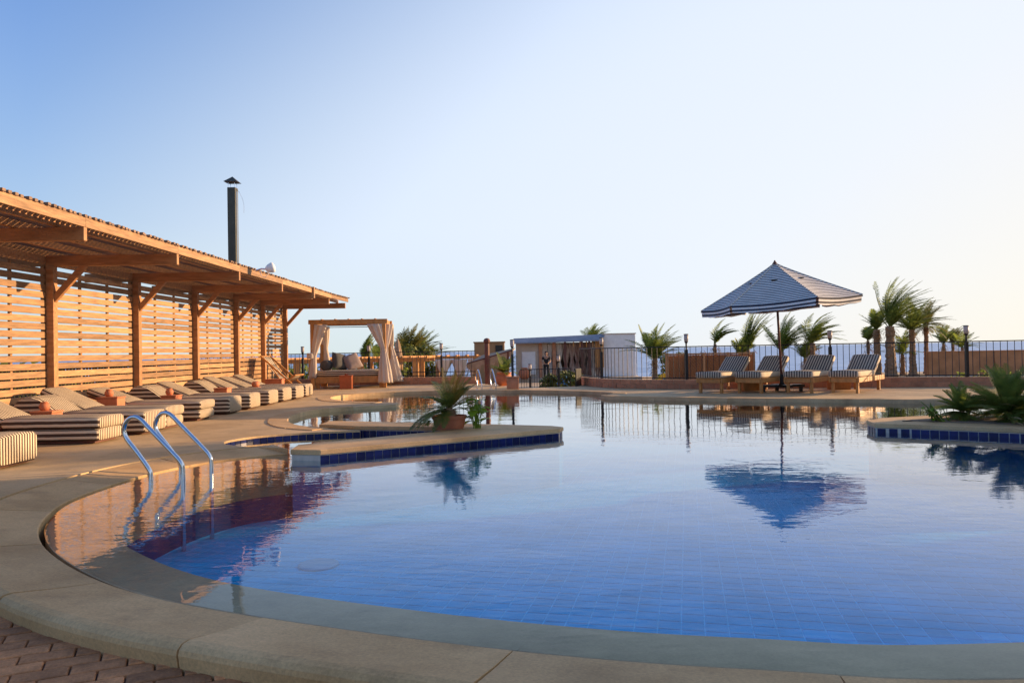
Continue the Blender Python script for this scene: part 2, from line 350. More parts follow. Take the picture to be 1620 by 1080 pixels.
# ------------------------------------------------------------------ the setting: pool, deck, paving, ground, sea
W = -0.07          # water level; the deck is z = 0
FLOOR = -0.72
near = catmull([(11.4, 10.2), (10.4, 7.2), (8.6, 4.9), (6.3, 3.45), (4, 2.8), (1.77, 2.62), (.88, 2.73), (.2, 2.88), (-.57, 3.14), (-1.52, 3.55), (-2.16, 3.96), (-2.78, 4.55), (-3.2, 5.1), (-3.47, 5.64), (-3.65, 6.24), (-3.68, 7.12), (-3.55, 7.86), (-3.22, 8.5), (-2.66, 8.93)], 8)
tr_near = catmull([(-2.66, 8.93), (-2.9, 9.06), (-3.3, 9.22), (-3.62, 9.5)], 4)
tongue = catmull([(-3.62, 9.5), (-3.72, 9.85), (-3.5, 10.35), (-3.0, 10.68), (-2.2, 10.9)], 6)
arm2 = catmull([(-2.2, 10.9), (-3.02, 11.4), (-3.45, 11.9), (-3.78, 12.65), (-4.0, 13.75), (-3.92, 14.9), (-3.45, 15.55), (-2.5, 16.2)], 6)
arm3 = catmull([(-2.5, 16.2), (-2.54, 16.7), (-3.4, 17.2), (-4.01, 17.73), (-4.4, 18.4), (-4.62, 19.3), (-4.42, 20.3), (-3.68, 21.0), (-2.66, 21.35), (-1.09, 21.35), (-.1, 21.1), (.9, 20.6), (1.7, 20.0), (2.3, 19.25), (2.5, 18.75), (2.28, 18.3)], 6)
far = catmull([(2.28, 18.3), (2.1, 17.95), (2.4, 17.5), (3.3, 16.9), (5.04, 15.95), (7, 15.1), (8.1, 14.55), (9.6, 13.7), (10.9, 12.3), (11.4, 10.2)], 6)
back = tr_near[:-1]+tongue[:-1]+arm2[:-1]+arm3[:-1]+far
ring_out = offset(near, .48)
# travel along `near` goes right -> left, so the water lies on the right-hand side: inward offsets are negative
lip_out = offset(near, -.035); lip_in = offset(near, -.44)
outline = near[:-1]+back[:-1]
if (near[5]+Vector((0, -.1)) - ring_out[5]).length > (near[5]-Vector((0, -.1)) - ring_out[5]).length:
    ring_out = offset(near, -.48); lip_out = offset(near, .035); lip_in = offset(near, .44)

FENCE = catmull([(2.12, 23.9), (2.5, 22.1), (3.05, 21.1), (4.25, 20.3), (5.6, 19.95), (7.2, 19.75), (9.4, 19.35), (11.2, 18.8), (13.4, 17.9), (15.5, 16.8)], 8)
FENCE_L = [Vector((-13, 27.2)), Vector((-8.2, 26.7)), Vector((-3.7, 26.2)), Vector((-1.25, 25.7))]
# deck: one slab reaching from the kerb's outer edge round the back of the pool
iL = next(i for i, p in enumerate(ring_out) if p.x < -3.2 and p.y > 5.75)
fo = offset(FENCE, .18)
if fo[20].y < FENCE[20].y: fo = offset(FENCE, -.18)
deck_poly = ring_out[iL:-1]+[near[-1]]+back[1:-1]+[near[0]]+[ring_out[0]]+[Vector((18, 9)), Vector((18, 15.6))]+[p for p in reversed(fo)]+[Vector((1.95, 22.7)), Vector((.25, 22.2)), Vector((-.2, 23.2)), Vector((-1.1, 25.9)), Vector((-3.7, 26.4)), Vector((-8.2, 26.9)), Vector((-13, 27.4)), Vector((-13, 5.75))]
tag(MB().prism(deck_poly, -.9, 0).build('deck', 'deck'), kind='structure')
# kerb stones of the overflow edge
kerb = empty('kerb', kind='structure')
def sweep(pa, pb_dir, prof):
    rings = []
    m = len(pa)
    for i in range(m):
        rings.append([(pa[i].x+pb_dir[i].x*o, pa[i].y+pb_dir[i].y*o, z) for o, z in prof])
    return rings
def resample(path, a, b, n):
    L = [0]
    for p, q in zip(path, path[1:]): L.append(L[-1]+(q-p).length)
    out = []
    for k in range(n+1):
        s = a+(b-a)*k/n; i = max(j for j in range(len(L)) if L[j] <= s+1e-9); i = min(i, len(path)-2)
        out.append(path[i].lerp(path[i+1], (s-L[i])/max(1e-9, L[i+1]-L[i])))
    return out
Ln = plen(near); kstep = 1.15; nk = int(Ln/kstep)
fine = resample(near, 0, Ln, 400); fout = [(a-b).normalized() for a, b in zip(resample(ring_out, 0, plen(ring_out), 400), fine)]
def frame_at(path, a, b, n):
    pts = resample(path, a, b, n); out = []
    for i, p in enumerate(pts):
        t = (pts[min(i+1, n)]-pts[max(i-1, 0)]).normalized(); d = Vector((-t.y, t.x))
        out.append(d)
    return pts, out
test = offset(near, 1)[len(near)//2]
SGN = 1 if (test-ring_out[len(near)//2]).length < (offset(near, -1)[len(near)//2]-ring_out[len(near)//2]).length else -1
kprof = [(.0, -.24), (.0, -.062), (.008, -.055), (.23, -.03), (.42, -.003), (.455, -.008), (.475, -.025), (.48, -.045), (.472, -.10), (.472, -.24)]
for i in range(nk):
    a, b = i*Ln/nk+.002, (i+1)*Ln/nk-.002
    pts, ds = frame_at(near, a, b, 8)
    g = random.uniform(-.0015, .0015)
    rings = [[(p.x+SGN*d.x*o, p.y+SGN*d.y*o, z+g) for o, z in kprof] for p, d in zip(pts, ds)]
    MB().loft(rings).build('coping_stone', 'stone', kerb, smooth=False, recalc=True)
# submerged lip of the overflow edge
lip = empty('pool_lip', kind='structure')
lprof = [(-.04, -.45), (-.04, W-.012), (-.06, W-.009), (-.43, W-.035), (-.445, W-.05), (-.445, -.45)]
nl = int(Ln/1.15)
for i in range(nl):
    a, b = i*Ln/nl+.0015, (i+1)*Ln/nl-.0015
    pts, ds = frame_at(near, a, b, 8)
    rings = [[(p.x+SGN*d.x*o, p.y+SGN*d.y*o, z) for o, z in lprof] for p, d in zip(pts, ds)]
    MB().loft(rings).build('lip_stone', 'lip', lip, recalc=True)
# pool shell: walls and floor with single tiles
inner = lip_in[:-1]+back[:-1]
wl = MB()
for path, ztop in ((lip_in, W-.1), (offset(back, -SGN*.006), W-.012)):
    for a, b in zip(path, path[1:]):
        wl.add([(a.x, a.y, FLOOR-.1), (b.x, b.y, FLOOR-.1), (b.x, b.y, ztop), (a.x, a.y, ztop)], [(0, 1, 2, 3)])
pool_floor = empty('pool_floor', kind='structure')
wl.build('pool_wall', 'wtile', pool_floor)
ext = [p for p in outline]
MB().prism(ext, FLOOR-.1, FLOOR).build('grout_bed', 'fgrout', pool_floor)
ang = R(-13); ca, sa = math.cos(ang), math.sin(ang); TP = .15; cand = []
for i in range(-90, 110):
    for j in range(-10, 190):
        u, v = i*TP, j*TP; x, y = ca*u-sa*v, sa*u+ca*v
        if 2.9 < y < 22 and -5 < x < 11.5 and pip((x, y), inner): cand.append((x, y))
def apparent(c):   # nearest tiles the photograph shows
    return c[1] + (50 if abs(c[0])/c[1] > .72 else 0)
cand.sort(key=apparent)
hw = (TP-.010)/2
tm = MB().box((0, 0, .0015), (2*hw, 2*hw, .003)).mesh('floor_tile', 'ftile')
for x, y in cand[:300]: link('floor_tile', tm, pool_floor, (x, y, FLOOR), ang)
rest = MB()
for x, y in cand[300:]:
    q = [(x+ca*a-sa*b, y+sa*a+ca*b, FLOOR+.003) for a, b in ((-hw, -hw), (hw, -hw), (hw, hw), (-hw, hw))]
    rest.add(q, [(0, 1, 2, 3)])
tag(rest.build('tile_field', 'ftile', pool_floor), kind='stuff')
dr = MB().lathe([(.17, 0), (.17, .012), (.15, .02), (.02, .022)], (0, 0, 0), 28)
MT['drain'] = mat('pale_blue_plastic', (.10, .30, .52), .5, .1, 4)
o = dr.build('pool_drain', 'drain'); o.location = (-1.70, 6.55, FLOOR+.008); tag(o, 'pale round drain cover under the water in front of the ladder', 'drain')
# water surface
wp = lip_out[:-1]+back[:-1]
tri = geometry.tessellate_polygon([[Vector((p.x, p.y, 0)) for p in wp]])
wm = MB(); wm.add([(p.x, p.y, W) for p in wp], [t if ((wp[t[1]].x-wp[t[0]].x)*(wp[t[2]].y-wp[t[0]].y)-(wp[t[1]].y-wp[t[0]].y)*(wp[t[2]].x-wp[t[0]].x)) > 0 else (t[0], t[2], t[1]) for t in tri])
tag(wm.build('pool_water', 'water'), kind='structure')
# coping laid on the deck along the curved arms
cop = empty('pool_coping', kind='structure')
cprof = [(-.022, -.10), (-.022, .006), (-.014, .012), (.30, .012), (.302, .002), (.302, -.10)]
for path, n in ((arm2[4:-5], 9), (arm3[9:-4], 16), (far[4:], 16)):
    L = plen(path)
    for i in range(n):
        pts, ds = frame_at(path, i*L/n+.002, (i+1)*L/n-.002, 6)
        rings = [[(p.x+SGN*d.x*o, p.y+SGN*d.y*o, z) for o, z in cprof] for p, d in zip(pts, ds)]
        MB().loft(rings).build('coping_stone', 'stone', cop, recalc=True)
# clay pavers in front of the kerb
pave = empty('paving', kind='structure')
MB().prism(offset(ring_out, .03*0)[:iL+1]+[Vector((-13, 5.74)), Vector((-13, -6)), Vector((18, -6)), Vector((18, 8.9))], -.22, -.112).build('paver_bed', 'joint', pave)
bm_ = [MB().box((0, 0, .0), (.193, .093, .05)).mesh('brick', 'brick') for k in range(1)]
a0 = R(24); c0, s0 = math.cos(a0), math.sin(a0); ro_poly = ring_out+[Vector((-13, 9)), Vector((-13, 30)), Vector((18, 30))]
bc = []
for i in range(-40, 40):
    for j in range(-60, 60):
        u, v = (i+(.5 if j % 2 else 0))*.2, j*.1
        x, y = c0*u-s0*v, s0*u+c0*v+2.5
        if -4.2 < x < 3.2 and 1.6 < y < 5.6 and abs(x) < y*.78+.15:
            dd = min((Vector((x, y))-q).length for q in ring_out)
            if not pip((x, y), ro_poly) or dd < .10: bc.append((x, y, dd))
bc.sort(key=lambda c: c[2])
for x, y, dd in bc[:300]:
    o = link('brick', bm_[0], pave, (x, y, -.120+random.uniform(-.003, .002)), a0+random.uniform(-.012, .012), bevel=.006)
# ground beyond the fence and the sea
gm = MB(); nx = 60; ys = [5, 18, 22, 26, 30, 36, 42, 48, 54, 58, 61, 64, 68, 75]
zf = lambda x, y: -.92+(.0 if y < 55 else -(y-55)*.16)+.05*math.sin(x*.7)*math.cos(y*.5)
for y in ys:
    for i in range(nx+1):
        x = -90+i*3; gm.v.append((x, y, zf(x, y)))
for j in range(len(ys)-1):
    for i in range(nx): gm.f.append((j*(nx+1)+i, j*(nx+1)+i+1, (j+1)*(nx+1)+i+1, (j+1)*(nx+1)+i))
tag(gm.build('ground', 'sand', smooth=True), kind='structure')
tag(MB().box((0, 0, -1.6), (240, 120, .4)).build('subsoil', 'sand'), kind='structure')
sm = MB(); sm.add([(-40000, 50, -2.7), (40000, 50, -2.7), (40000, 40000, -2.7), (-40000, 40000, -2.7)], [(0, 1, 2, 3)])
tag(sm.build('sea', 'sea'), kind='structure')

# ------------------------------------------------------------------ islands with cobalt tiles
TILE = MB().box((0, 0, 0), (.097, .012, .095)).mesh('tile', 'tile')
def tile_row(parent, a, b, out, zc=-.062, step=.105):
    a = Vector(a); b = Vector(b); L = (b-a).length; n = max(1, int(L/step)); t = (b-a).normalized()
    for k in range(n):
        p = a+t*(L*(k+.5)/n)+Vector(out)*.004
        link('tile', TILE, parent, (p.x, p.y, zc), math.atan2(t.y, t.x))
def seg_out(a, b, poly):
    t = (Vector(b)-Vector(a)).normalized(); n = Vector((t.y, -t.x)); mid = (Vector(a)+Vector(b))/2
    return n if not pip(mid+n*.03, poly) else -n
def grow(poly, d):
    out = []; n = len(poly); P = [Vector(p) for p in poly]
    for i in range(n):
        e1 = (P[i]-P[i-1]).normalized(); e2 = (P[(i+1) % n]-P[i]).normalized()
        n1 = Vector((e1.y, -e1.x)); n2 = Vector((e2.y, -e2.x)); b = (n1+n2); b = b/max(.35, b.length_squared/2) if b.length > .1 else n1
        out.append(P[i]+b*d)
    ar = lambda q: abs(sum(q[i][0]*q[(i+1) % n][1]-q[(i+1) % n][0]*q[i][1] for i in range(n)))
    return out if ar(out) > ar(P) or d < 0 else grow(poly[::-1], d)[::-1]
isl = [(-2.46, 8.42), (-2.13, 8.34), (.60, 10.14), (.66, 10.32), (.52, 10.5), (-.5, 10.98), (-1.19, 11.28), (-2.86, 11.92), (-2.9, 11.4), (-2.28, 11.02), (-1.05, 10.66), (-.62, 10.36), (-2.5, 8.86)]
island = empty('planter_island', (0, 0, 0), label='V-shaped stone planter island with a row of cobalt tiles in mid pool', cat='planter')
MB().prism(isl, FLOOR, -.004).build('island_body', 'itile', island)
MB().prism(grow(isl, .0015), -.125, -.005).build('grout_band', 'grout', island)
cap = grow(isl, .018)
MB().prism(cap, -.004, .052).build('coping', 'stone', island, bevel=.012)
for i in range(1, len(isl)-1):
    if i in (7,): continue
    a, b = isl[i], isl[i+1]; tile_row(island, a, b, seg_out(a, b, isl))
risl = [(4.78, 10.03), (5.15, 9.84), (6.1, 9.16), (7.2, 8.55), (8.6, 8.6), (9.2, 9.6), (8.4, 10.8), (7.0, 11.1), (6.0, 11.0), (5.2, 10.75), (4.85, 10.4)]
island2 = empty('planter_island', (0, 0, 0), label='stone planter island with cobalt tiles at the right edge, holding the cycads', cat='planter')
MB().prism(risl, FLOOR, -.004).build('island_body', 'itile', island2)
MB().prism(grow(risl, .0015), -.125, -.005).build('grout_band', 'grout', island2)
MB().prism(grow(risl, .018), -.004, .052).build('coping', 'stone', island2, bevel=.012)
MB().prism(grow(risl, -.42), .02, .06).build('soil_bed', 'soil', island2)
for i in (0, 1, 2, 10):
    a, b = risl[i], risl[(i+1) % len(risl)]; tile_row(island2, a, b, seg_out(a, b, risl))
# tiled face of the deck tongue beside the trough
tt = empty('tiled_edge', kind='structure')
tp = resample(tongue, 0, plen(tongue), 22)
for a, b in zip(tp, tp[1:]):
    n_ = seg_out(a, b, deck_poly); d = (b-a)
    o = link('tile', TILE, tt, ((a.x+b.x)/2+n_.x*.004, (a.y+b.y)/2+n_.y*.004, -.075), math.atan2(d.y, d.x))

# ------------------------------------------------------------------ slatted pergola on the left
perg = empty('slat_pergola', (-7.5, 10, 0), label='long timber pergola with a slatted back wall and batten roof along the left deck', cat='pergola')
PX = -7.5; POSTS = [6.9, 9.6, 12.26, 15.05, 17.85, 20.5, 22.7, 24.9]; ZB = 2.6
def loc(p): return (p[0]+7.5, p[1]-10, p[2])
def pbar(name, a, b, w_, h_, m, bevel=.006, up=(0, 0, 1)):
    a = loc(a); b = loc(b); c = (Vector(a)+Vector(b))/2
    o = MB().bar(Vector(a)-c, Vector(b)-c, w_, h_, up).build(name, m, perg, bevel=bevel); o.location = c
    return o
for i, y in enumerate(POSTS):
    pbar('post', (PX+.07, y, 0), (PX+.07, y, ZB-.002), .12, .12, 'beam', up=(0, 1, 0))
    pbar('backing_post', (PX-.055, y+.02, 0), (PX-.055, y+.02, ZB), .14, .06, 'beam', up=(1, 0, 0))
    tip = -5.38 if i < 6 else -5.45
    pbar('beam', (PX-.95, y, ZB+.09), (tip, y, ZB+.075), .075, .175, 'beam', .008)
    pbar('brace', (PX+.10, y, ZB-.55), (PX+.62, y, ZB+.02), .07, .10, 'beam', .006)
    if i < len(POSTS)-1:
        y2 = POSTS[i+1]
        for q in (.36, .68):
            yy = y+(y2-y)*q; pbar('batten', (PX-.05, yy, .05), (PX-.05, yy, ZB), .05, .04, 'beam', up=(1, 0, 0))
# horizontal slats, bay by bay
rows = 20; pit = 2.53/rows
for i in range(len(POSTS)-1):
    y0, y1 = POSTS[i], POSTS[i+1]; L = y1-y0-.006
    me = MB().box((0, 0, 0), (.022, L, .099)).mesh('slat', 'slat')
    for k in range(rows):
        o = link('slat', me, perg, loc((PX+random.uniform(-.003, .003), (y0+y1)/2, .10+k*pit+random.uniform(-.004, .004))), bevel=.004)
        o.rotation_euler = (random.uniform(-.0015, .0015), 0, 0)
# wall plate, purlins, fascia, roof battens
pbar('wall_plate', (PX-.02, 6.8, ZB+.10), (PX-.02, 24.97, ZB+.10), .05, .16, 'beam', up=(0, 0, 1))
for xx in (-8.25, -7.6, -6.95, -6.3, -5.75): pbar('purlin', (xx, 6.5, ZB+.225), (xx, 25.1, ZB+.225), .06, .10, 'beam')
def eave(y): return ZB+.215+.022*math.sin(y*1.15)*(.4+.6*(y > 15))+(.06*((y-22.5)/2.6)**2 if y > 22.5 else 0)
ye = [6.5]+POSTS[1:]
for a, b in zip([6.5, 9.6, 12.26, 15.05, 17.85, 20.5], [9.6, 12.26, 15.05, 17.85, 20.5, 22.7]):
    pbar('fascia', (-5.39, a+.002, ZB+.225), (-5.39, b-.002, ZB+.225), .03, .125, 'slat', .004)
pbar('fascia', (-5.39, 22.702, ZB+.225), (-5.42, 25.15, ZB+.26), .03, .11, 'slat', .004)
pbar('fascia_block', (-5.36, 20.5, ZB+.02), (-5.36, 20.5, ZB+.32), .10, .09, 'slat', .006, up=(1, 0, 0))
rb = MB().box((0, 0, 0), (3.1, .055, .032)).mesh('roof_batten', 'roofwood')
y = 6.55; k = 0
while y < 25.1:
    o = link('roof_batten', rb, perg, loc((-6.90+random.uniform(-.02, .02), y, ZB+.302+(.035*(y-22.7)/2.4 if y > 22.7 else 0)))); y += .112; k += 1
# chimney flue rising through the roof
fl = empty('chimney_flue', (-7.0, 19.15, 2.7), label='tall dark square metal chimney flue with a pyramid cap above the pergola roof', cat='chimney')
MB().box((0, 0, 1.32), (.2, .2, 2.64)).build('flue_pipe', 'flue', fl, bevel=.004)
MB().box((.104, 0, 1.3), (.012, .04, 2.5)).build('seam_strip', 'steel', fl)
for a in ((-.08, -.08), (.08, -.08), (.08, .08), (-.08, .08)): MB().tube([(a[0], a[1], 2.63), (a[0], a[1], 2.80)], .008, 6).build('cap_rod', 'steel', fl)
MB().add([(-.17, -.17, 2.78), (.17, -.17, 2.78), (.17, .17, 2.78), (-.17, .17, 2.78), (0, 0, 2.93), (0, 0, 2.80)], [(0, 1, 4), (1, 2, 4), (2, 3, 4), (3, 0, 4), (1, 0, 5), (2, 1, 5), (3, 2, 5), (0, 3, 5)]).build('cap', 'flue', fl)
MB().tube([(.1, 0, 2.6), (.18, -.02, 2.52), (.25, 0, 2.36), (.285, 0, 2.2), (.28, 0, 2.0)], .005, 5).build('loose_wire', 'steel', fl)
# horn lamp on the eave
hl = empty('floodlight', (-5.30, 15.75, ZB+.26), label='small white floodlight on an arm fixed to the pergola eave', cat='lamp')
MB().tube([(0, 0, 0), (.12, -.02, .03), (.25, -.04, .02)], .018, 8).build('arm', 'steel', hl)
MB().lathe([(.03, -.06), (.05, -.05), (.085, .0), (.105, .06), (.108, .09), (.09, .12), (.03, .135)], (0, 0, 0), 18).build('lamp_head', 'white', hl, smooth=True)
kids(hl)[-1].location = (.28, -.04, .03); kids(hl)[-1].rotation_euler = (R(-20), R(70), 0)
MB().tube([(.08, -.01, .0), (.13, -.02, -.12), (.2, -.03, -.15), (.27, -.04, -.08), (.28, -.04, 0)], .006, 6).build('cable', 'white', hl, smooth=True)

# ------------------------------------------------------------------ striped loungers along the pergola
def cushion(mb, path, wd, th, nb=5, k_side=.62, crown=.012, side_s=None):
    """soft slab swept along a profile path [(x, z)] of its middle; stripes run lengthwise through UV.x"""
    h = wd/2; t = th/2; r = min(.045, t*.7); sec = []
    def arc(cy, cz, a0, a1):
        for q in range(5):
            a = a0+(a1-a0)*q/4; sec.append((cy+r*math.cos(a), cz+r*math.sin(a)))
    arc(h-r, t-r, 0, math.pi/2)
    for q in range(1, 8): sec.append((h-r-(2*h-2*r)*q/8, t+crown*math.sin(math.pi*q/8)))
    arc(-h+r, t-r, math.pi/2, math.pi); arc(-h+r, -t+r, math.pi, 1.5*math.pi); arc(h-r, -t+r, 1.5*math.pi, 2*math.pi)
    m = len(path); rings = []; n = len(sec)
    P = [Vector((p[0], 0, p[1])) for p in path]
    for i, p in enumerate(P):
        tg = (P[min(i+1, m-1)]-P[max(i-1, 0)]).normalized(); up = Vector((-tg.z, 0, tg.x))
        if up.z < 0: up = -up
        e = 1.0
        if i == 0 or i == m-1: e = .86
        elif i == 1 or i == m-2: e = .985
        rings.append([p+Vector((0, 1, 0))*(y*(1-(1-e)*.4))+up*(z*e) for y, z in sec])
    def s_of(j):
        y, z = sec[j]
        if abs(y) < h-.3*r and z > 0 or abs(y) < h-r: return y
        if side_s is not None: return side_s
        return (h + (t-z)*k_side) if y > 0 else -(h+(t-z)*k_side)
    vs = [q for rg in rings for q in rg]; fs = []; uv = []
    for i in range(m-1):
        for j in range(n):
            j2 = (j+1) % n; fs.append((i*n+j, (i+1)*n+j, (i+1)*n+j2, i*n+j2)); a, b = s_of(j), s_of(j2)
            if abs(a-b) > .2: b = a
            uv.append(((a, 0), (a, 1), (b, 1), (b, 0)))
    for i, rev in ((0, False), (m-1, True)):
        idx = [i*n+j for j in range(n)]; us = [(sec[j][0], 0) for j in range(n)]
        if rev: idx.reverse(); us.reverse()
        fs.append(tuple(idx)); uv.append(tuple(us))
    mb.add(vs, fs, uv); return mb
def solid_back(mb, top, zb, wd, ny=12, r=.03):
    h = wd/2; n = len(top); vs = []; fs = []; uv = []
    ys_ = [-h+2*h*j/ny for j in range(ny+1)]
    def edge(j): return .018 if j in (0, ny) else 0
    for x, z in top: vs += [(x, y, z-edge(j)) for j, y in enumerate(ys_)]
    for i in range(n-1):
        for j in range(ny):
            a = i*(ny+1)+j; fs.append((a, a+1, a+ny+2, a+ny+1)); uv.append(((ys_[j], 0), (ys_[j+1], 0), (ys_[j+1], 1), (ys_[j], 1)))
    for j, sg in ((0, 1), (ny, -1)):
        for i in range(n-1):
            (x0, z0), (x1, z1) = top[i], top[i+1]; y = ys_[j]; o = len(vs); m_ = 4
            for q in range(m_+1):
                t = q/m_; bl = .014*math.sin(math.pi*t)
                vs += [(x0, y-sg*bl, z0-.018+(zb-z0+.018)*t), (x1, y-sg*bl, z1-.018+(zb-z1+.018)*t)]
            for q in range(m_):
                t0, t1 = q/m_, (q+1)/m_; fs.append((o+2*q, o+2*q+1, o+2*q+3, o+2*q+2))
                f = lambda zz, t: h+((zz-.018)+(zb-zz+.018)*t)*.62
                uv.append(((f(z0, t0), 0), (f(z1, t0), 1), (f(z1, t1), 1), (f(z0, t1), 0)))
    mb.add(vs, fs, uv); return mb
def line(a, b, n): return [(a[0]+(b[0]-a[0])*i/n, a[1]+(b[1]-a[1])*i/n) for i in range(n+1)]
def ends(p):   # extra stations near the two ends so that the edges round off
    a, b = Vector(p[0]), Vector(p[1]); c, d = Vector(p[-1]), Vector(p[-2])
    return [p[0], tuple(a+(b-a).normalized()*.025)]+p[1:-1]+[tuple(c+(d-c).normalized()*.025), p[-1]]
def make_lounger(stack, hump, back):
    """local frame: foot end at x=0, head towards -x"""
    rt = empty('sun_lounger')
    H = .335
    MB().box((-1.0, 0, .045), (1.86, .52, .07)).build('base_plinth', 'darkwood', rt)
    if stack:
        cushion(MB(), ends(line((0, .115), (-1.22, .115), 5)), .63, .155).build('lower_cushion', 'lstripe', rt, smooth=True, recalc=True)
        cushion(MB(), ends(line((.015, .272), (-1.24, .272), 5)), .64, .15).build('seat_cushion', 'lstripe', rt, smooth=True, recalc=True)
        H = .35
    else:
        cushion(MB(), ends(line((0, .18), (-1.24, .18), 5)), .63, .31).build('seat_cushion', 'lstripe', rt, smooth=True, recalc=True)
    if hump:
        p = [(-1.235, .02), (-1.24, H-.01), (-1.30, H+.03), (-1.38, H+.09), (-1.46, H+.15), (-1.55, H+.205), (-1.65, H+.235), (-1.75, H+.235), (-1.84, H+.195), (-1.91, H+.11), (-1.945, H+.0), (-1.95, .02)]
        solid_back(MB(), p, .02, .61).build('backrest_cushion', 'lstripe', rt, smooth=False, recalc=True)
    else:
        e = (-1.24-.72*math.cos(R(back)), H-.055+.72*math.sin(R(back)))
        cushion(MB(), ends(line((-1.23, H-.06), e, 4)), .62, .115).build('backrest_cushion', 'lstripe', rt, smooth=True, recalc=True)
        MB().bar((-1.26, 0, H-.13), (e[0], 0, e[1]-.085), .56, .03).build('backrest_board', 'darkwood', rt)
    if not hump: MB().box((-1.62, 0, .14), (.62, .5, .12)).build('head_plinth', 'darkwood', rt)
    return rt
G = 'striped loungers along the pergola'
LS = [(7.86, -5.12, 0, 0, 24, 'striped lounger foot cut off by the left edge of the picture'),
      (10.05, -5.33, 1, 0, 25, 'striped lounger with two stacked cushions nearest the left edge, seen whole'),
      (11.08, -5.22, 0, 1, 25, 'striped lounger with a humped backrest beside the terracotta pot nearest the camera'),
      (11.80, -5.26, 1, 0, 26, 'striped lounger with the highest flat backrest and stacked cushions behind the pool ladder'),
      (13.20, -5.32, 1, 0, 20, 'fifth striped lounger from the left edge, cushions stacked two deep'),
      (14.50, -5.30, 0, 1, 25, 'sixth striped lounger from the left edge, humped backrest, single block'),
      (15.62, -5.30, 0, 0, 22, 'seventh striped lounger from the left edge, flat tilted backrest'),
      (16.82, -5.30, 0, 1, 25, 'eighth striped lounger from the left edge, with a rounded backrest'),
      (17.85, -5.30, 0, 0, 24, 'ninth striped lounger from the left edge, fourth from the daybed'),
      (18.72, -5.25, 0, 0, 21, 'striped lounger second nearest the deck chair in the pergola row'),
      (19.70, -5.28, 0, 0, 23, 'last striped lounger of the pergola row, nearest the daybed')]
protos = {}
for (y, x, st, hu, bk, lab) in LS:
    key = (st, hu, bk)
    if key not in protos: o = make_lounger(st, hu, bk); protos[key] = o
    else: o = copy_tree(protos[key])
    o.location = (x, y, 0); o.rotation_euler = (0, 0, random.uniform(-.035, .02)); tag(o, lab, 'sun lounger', G)
# terracotta side tables and pots between them
TB = [(10.58, -6.5, .30, .36, 'terracotta side box between the second and third striped loungers', 'round terracotta pot on the side box nearest the camera'),
      (12.50, -6.62, .34, .44, 'terracotta side box behind the high flat backrest lounger', 'round terracotta pot on the side box behind the high backrest'),
      (13.88, -6.25, .28, .38, 'terracotta side box between the fifth and sixth striped loungers', 'round terracotta pot between the fifth and sixth loungers'),
      (16.22, -6.2, .28, .40, 'terracotta side box beside the eighth striped lounger', None),
      (20.9, -6.55, .46, .42, 'wide orange side box under the deck chair', None)]
for (y, x, s_, h_, l1, l2) in TB:
    t = empty('side_table', (x, y, 0), label=l1, cat='side table', group='terracotta side boxes')
    MB().box((0, 0, h_/2), (s_, .26, h_)).build('box_body', 'terra', t, bevel=.012)
    MB().box((0, 0, h_+.012), (s_+.02, .28, .024)).build('box_top', 'terra', t, bevel=.008)
    if l2:
        p = empty('clay_pot', (x-.03, y, h_+.024), label=l2, cat='pot', group='round clay pots on side boxes')
        MB().lathe([(.04, 0), (.06, .02), (.07, .05), (.065, .08), (.05, .10), (.04, .105)], n=18).build('pot_body', 'terra', p, smooth=True)
        MB().lathe([(.04, .10), (.05, .108), (.05, .12), (.03, .125)], n=18).build('pot_rim', 'terra', p, smooth=True)
p = empty('clay_pot', (-6.2, 18.3, .0), label='small terracotta pot on a stand among the far loungers', cat='pot', group='round clay pots on side boxes')
MB().box((0, 0, .17), (.2, .2, .34)).build('pot_stand', 'terra', p, bevel=.01)
MB().lathe([(.045, .34), (.08, .36), (.095, .40), (.09, .44), (.06, .47)], n=16).build('pot_body', 'terra', p, smooth=True)
# deck chair
dc = empty('deck_chair', (-6.55, 21.9, 0), R(-8), label='folding wooden deck chair with striped cream sling beside the pergola end', cat='deck chair')
for s_ in (-.29, .29):
    MB().bar((.55, s_, .06), (-.62, s_, 1.08), .035, .05).build('frame_rail', 'timber', dc, bevel=.004)
    MB().bar((-.52, s_*.85, .02), (.42, s_*.85, .52), .035, .05).build('leg_rail', 'timber', dc, bevel=.004)
    MB().bar((-.35, s_*.93, .82), (.1, s_*.93, .2), .025, .03).build('prop', 'timber', dc)
for a in ((.55, .06), (-.60, 1.06), (.42, .52), (-.5, .03)): MB().tube([(a[0], -.31, a[1]), (a[0], .31, a[1])], .018, 8).build('cross_bar', 'timber', dc)
sp_ = [(-.60, 1.07), (-.42, .82), (-.22, .57), (0, .38), (.2, .36), (.42, .53)]
mb = MB()
for i, (a, b) in enumerate(zip(sp_, sp_[1:])):
    for k in range(5):
        y0, y1 = -.25+k*.1, -.15+k*.1
        mb.add([(a[0], y0, a[1]), (a[0], y1, a[1]), (b[0], y1, b[1]), (b[0], y0, b[1])], [(0, 1, 2, 3)], [((y0, 0), (y1, 0), (y1, 1), (y0, 1))])
so_ = mb.build('sling', 'sling', dc, smooth=True); sd = so_.modifiers.new('solid', 'SOLIDIFY'); sd.thickness = .006

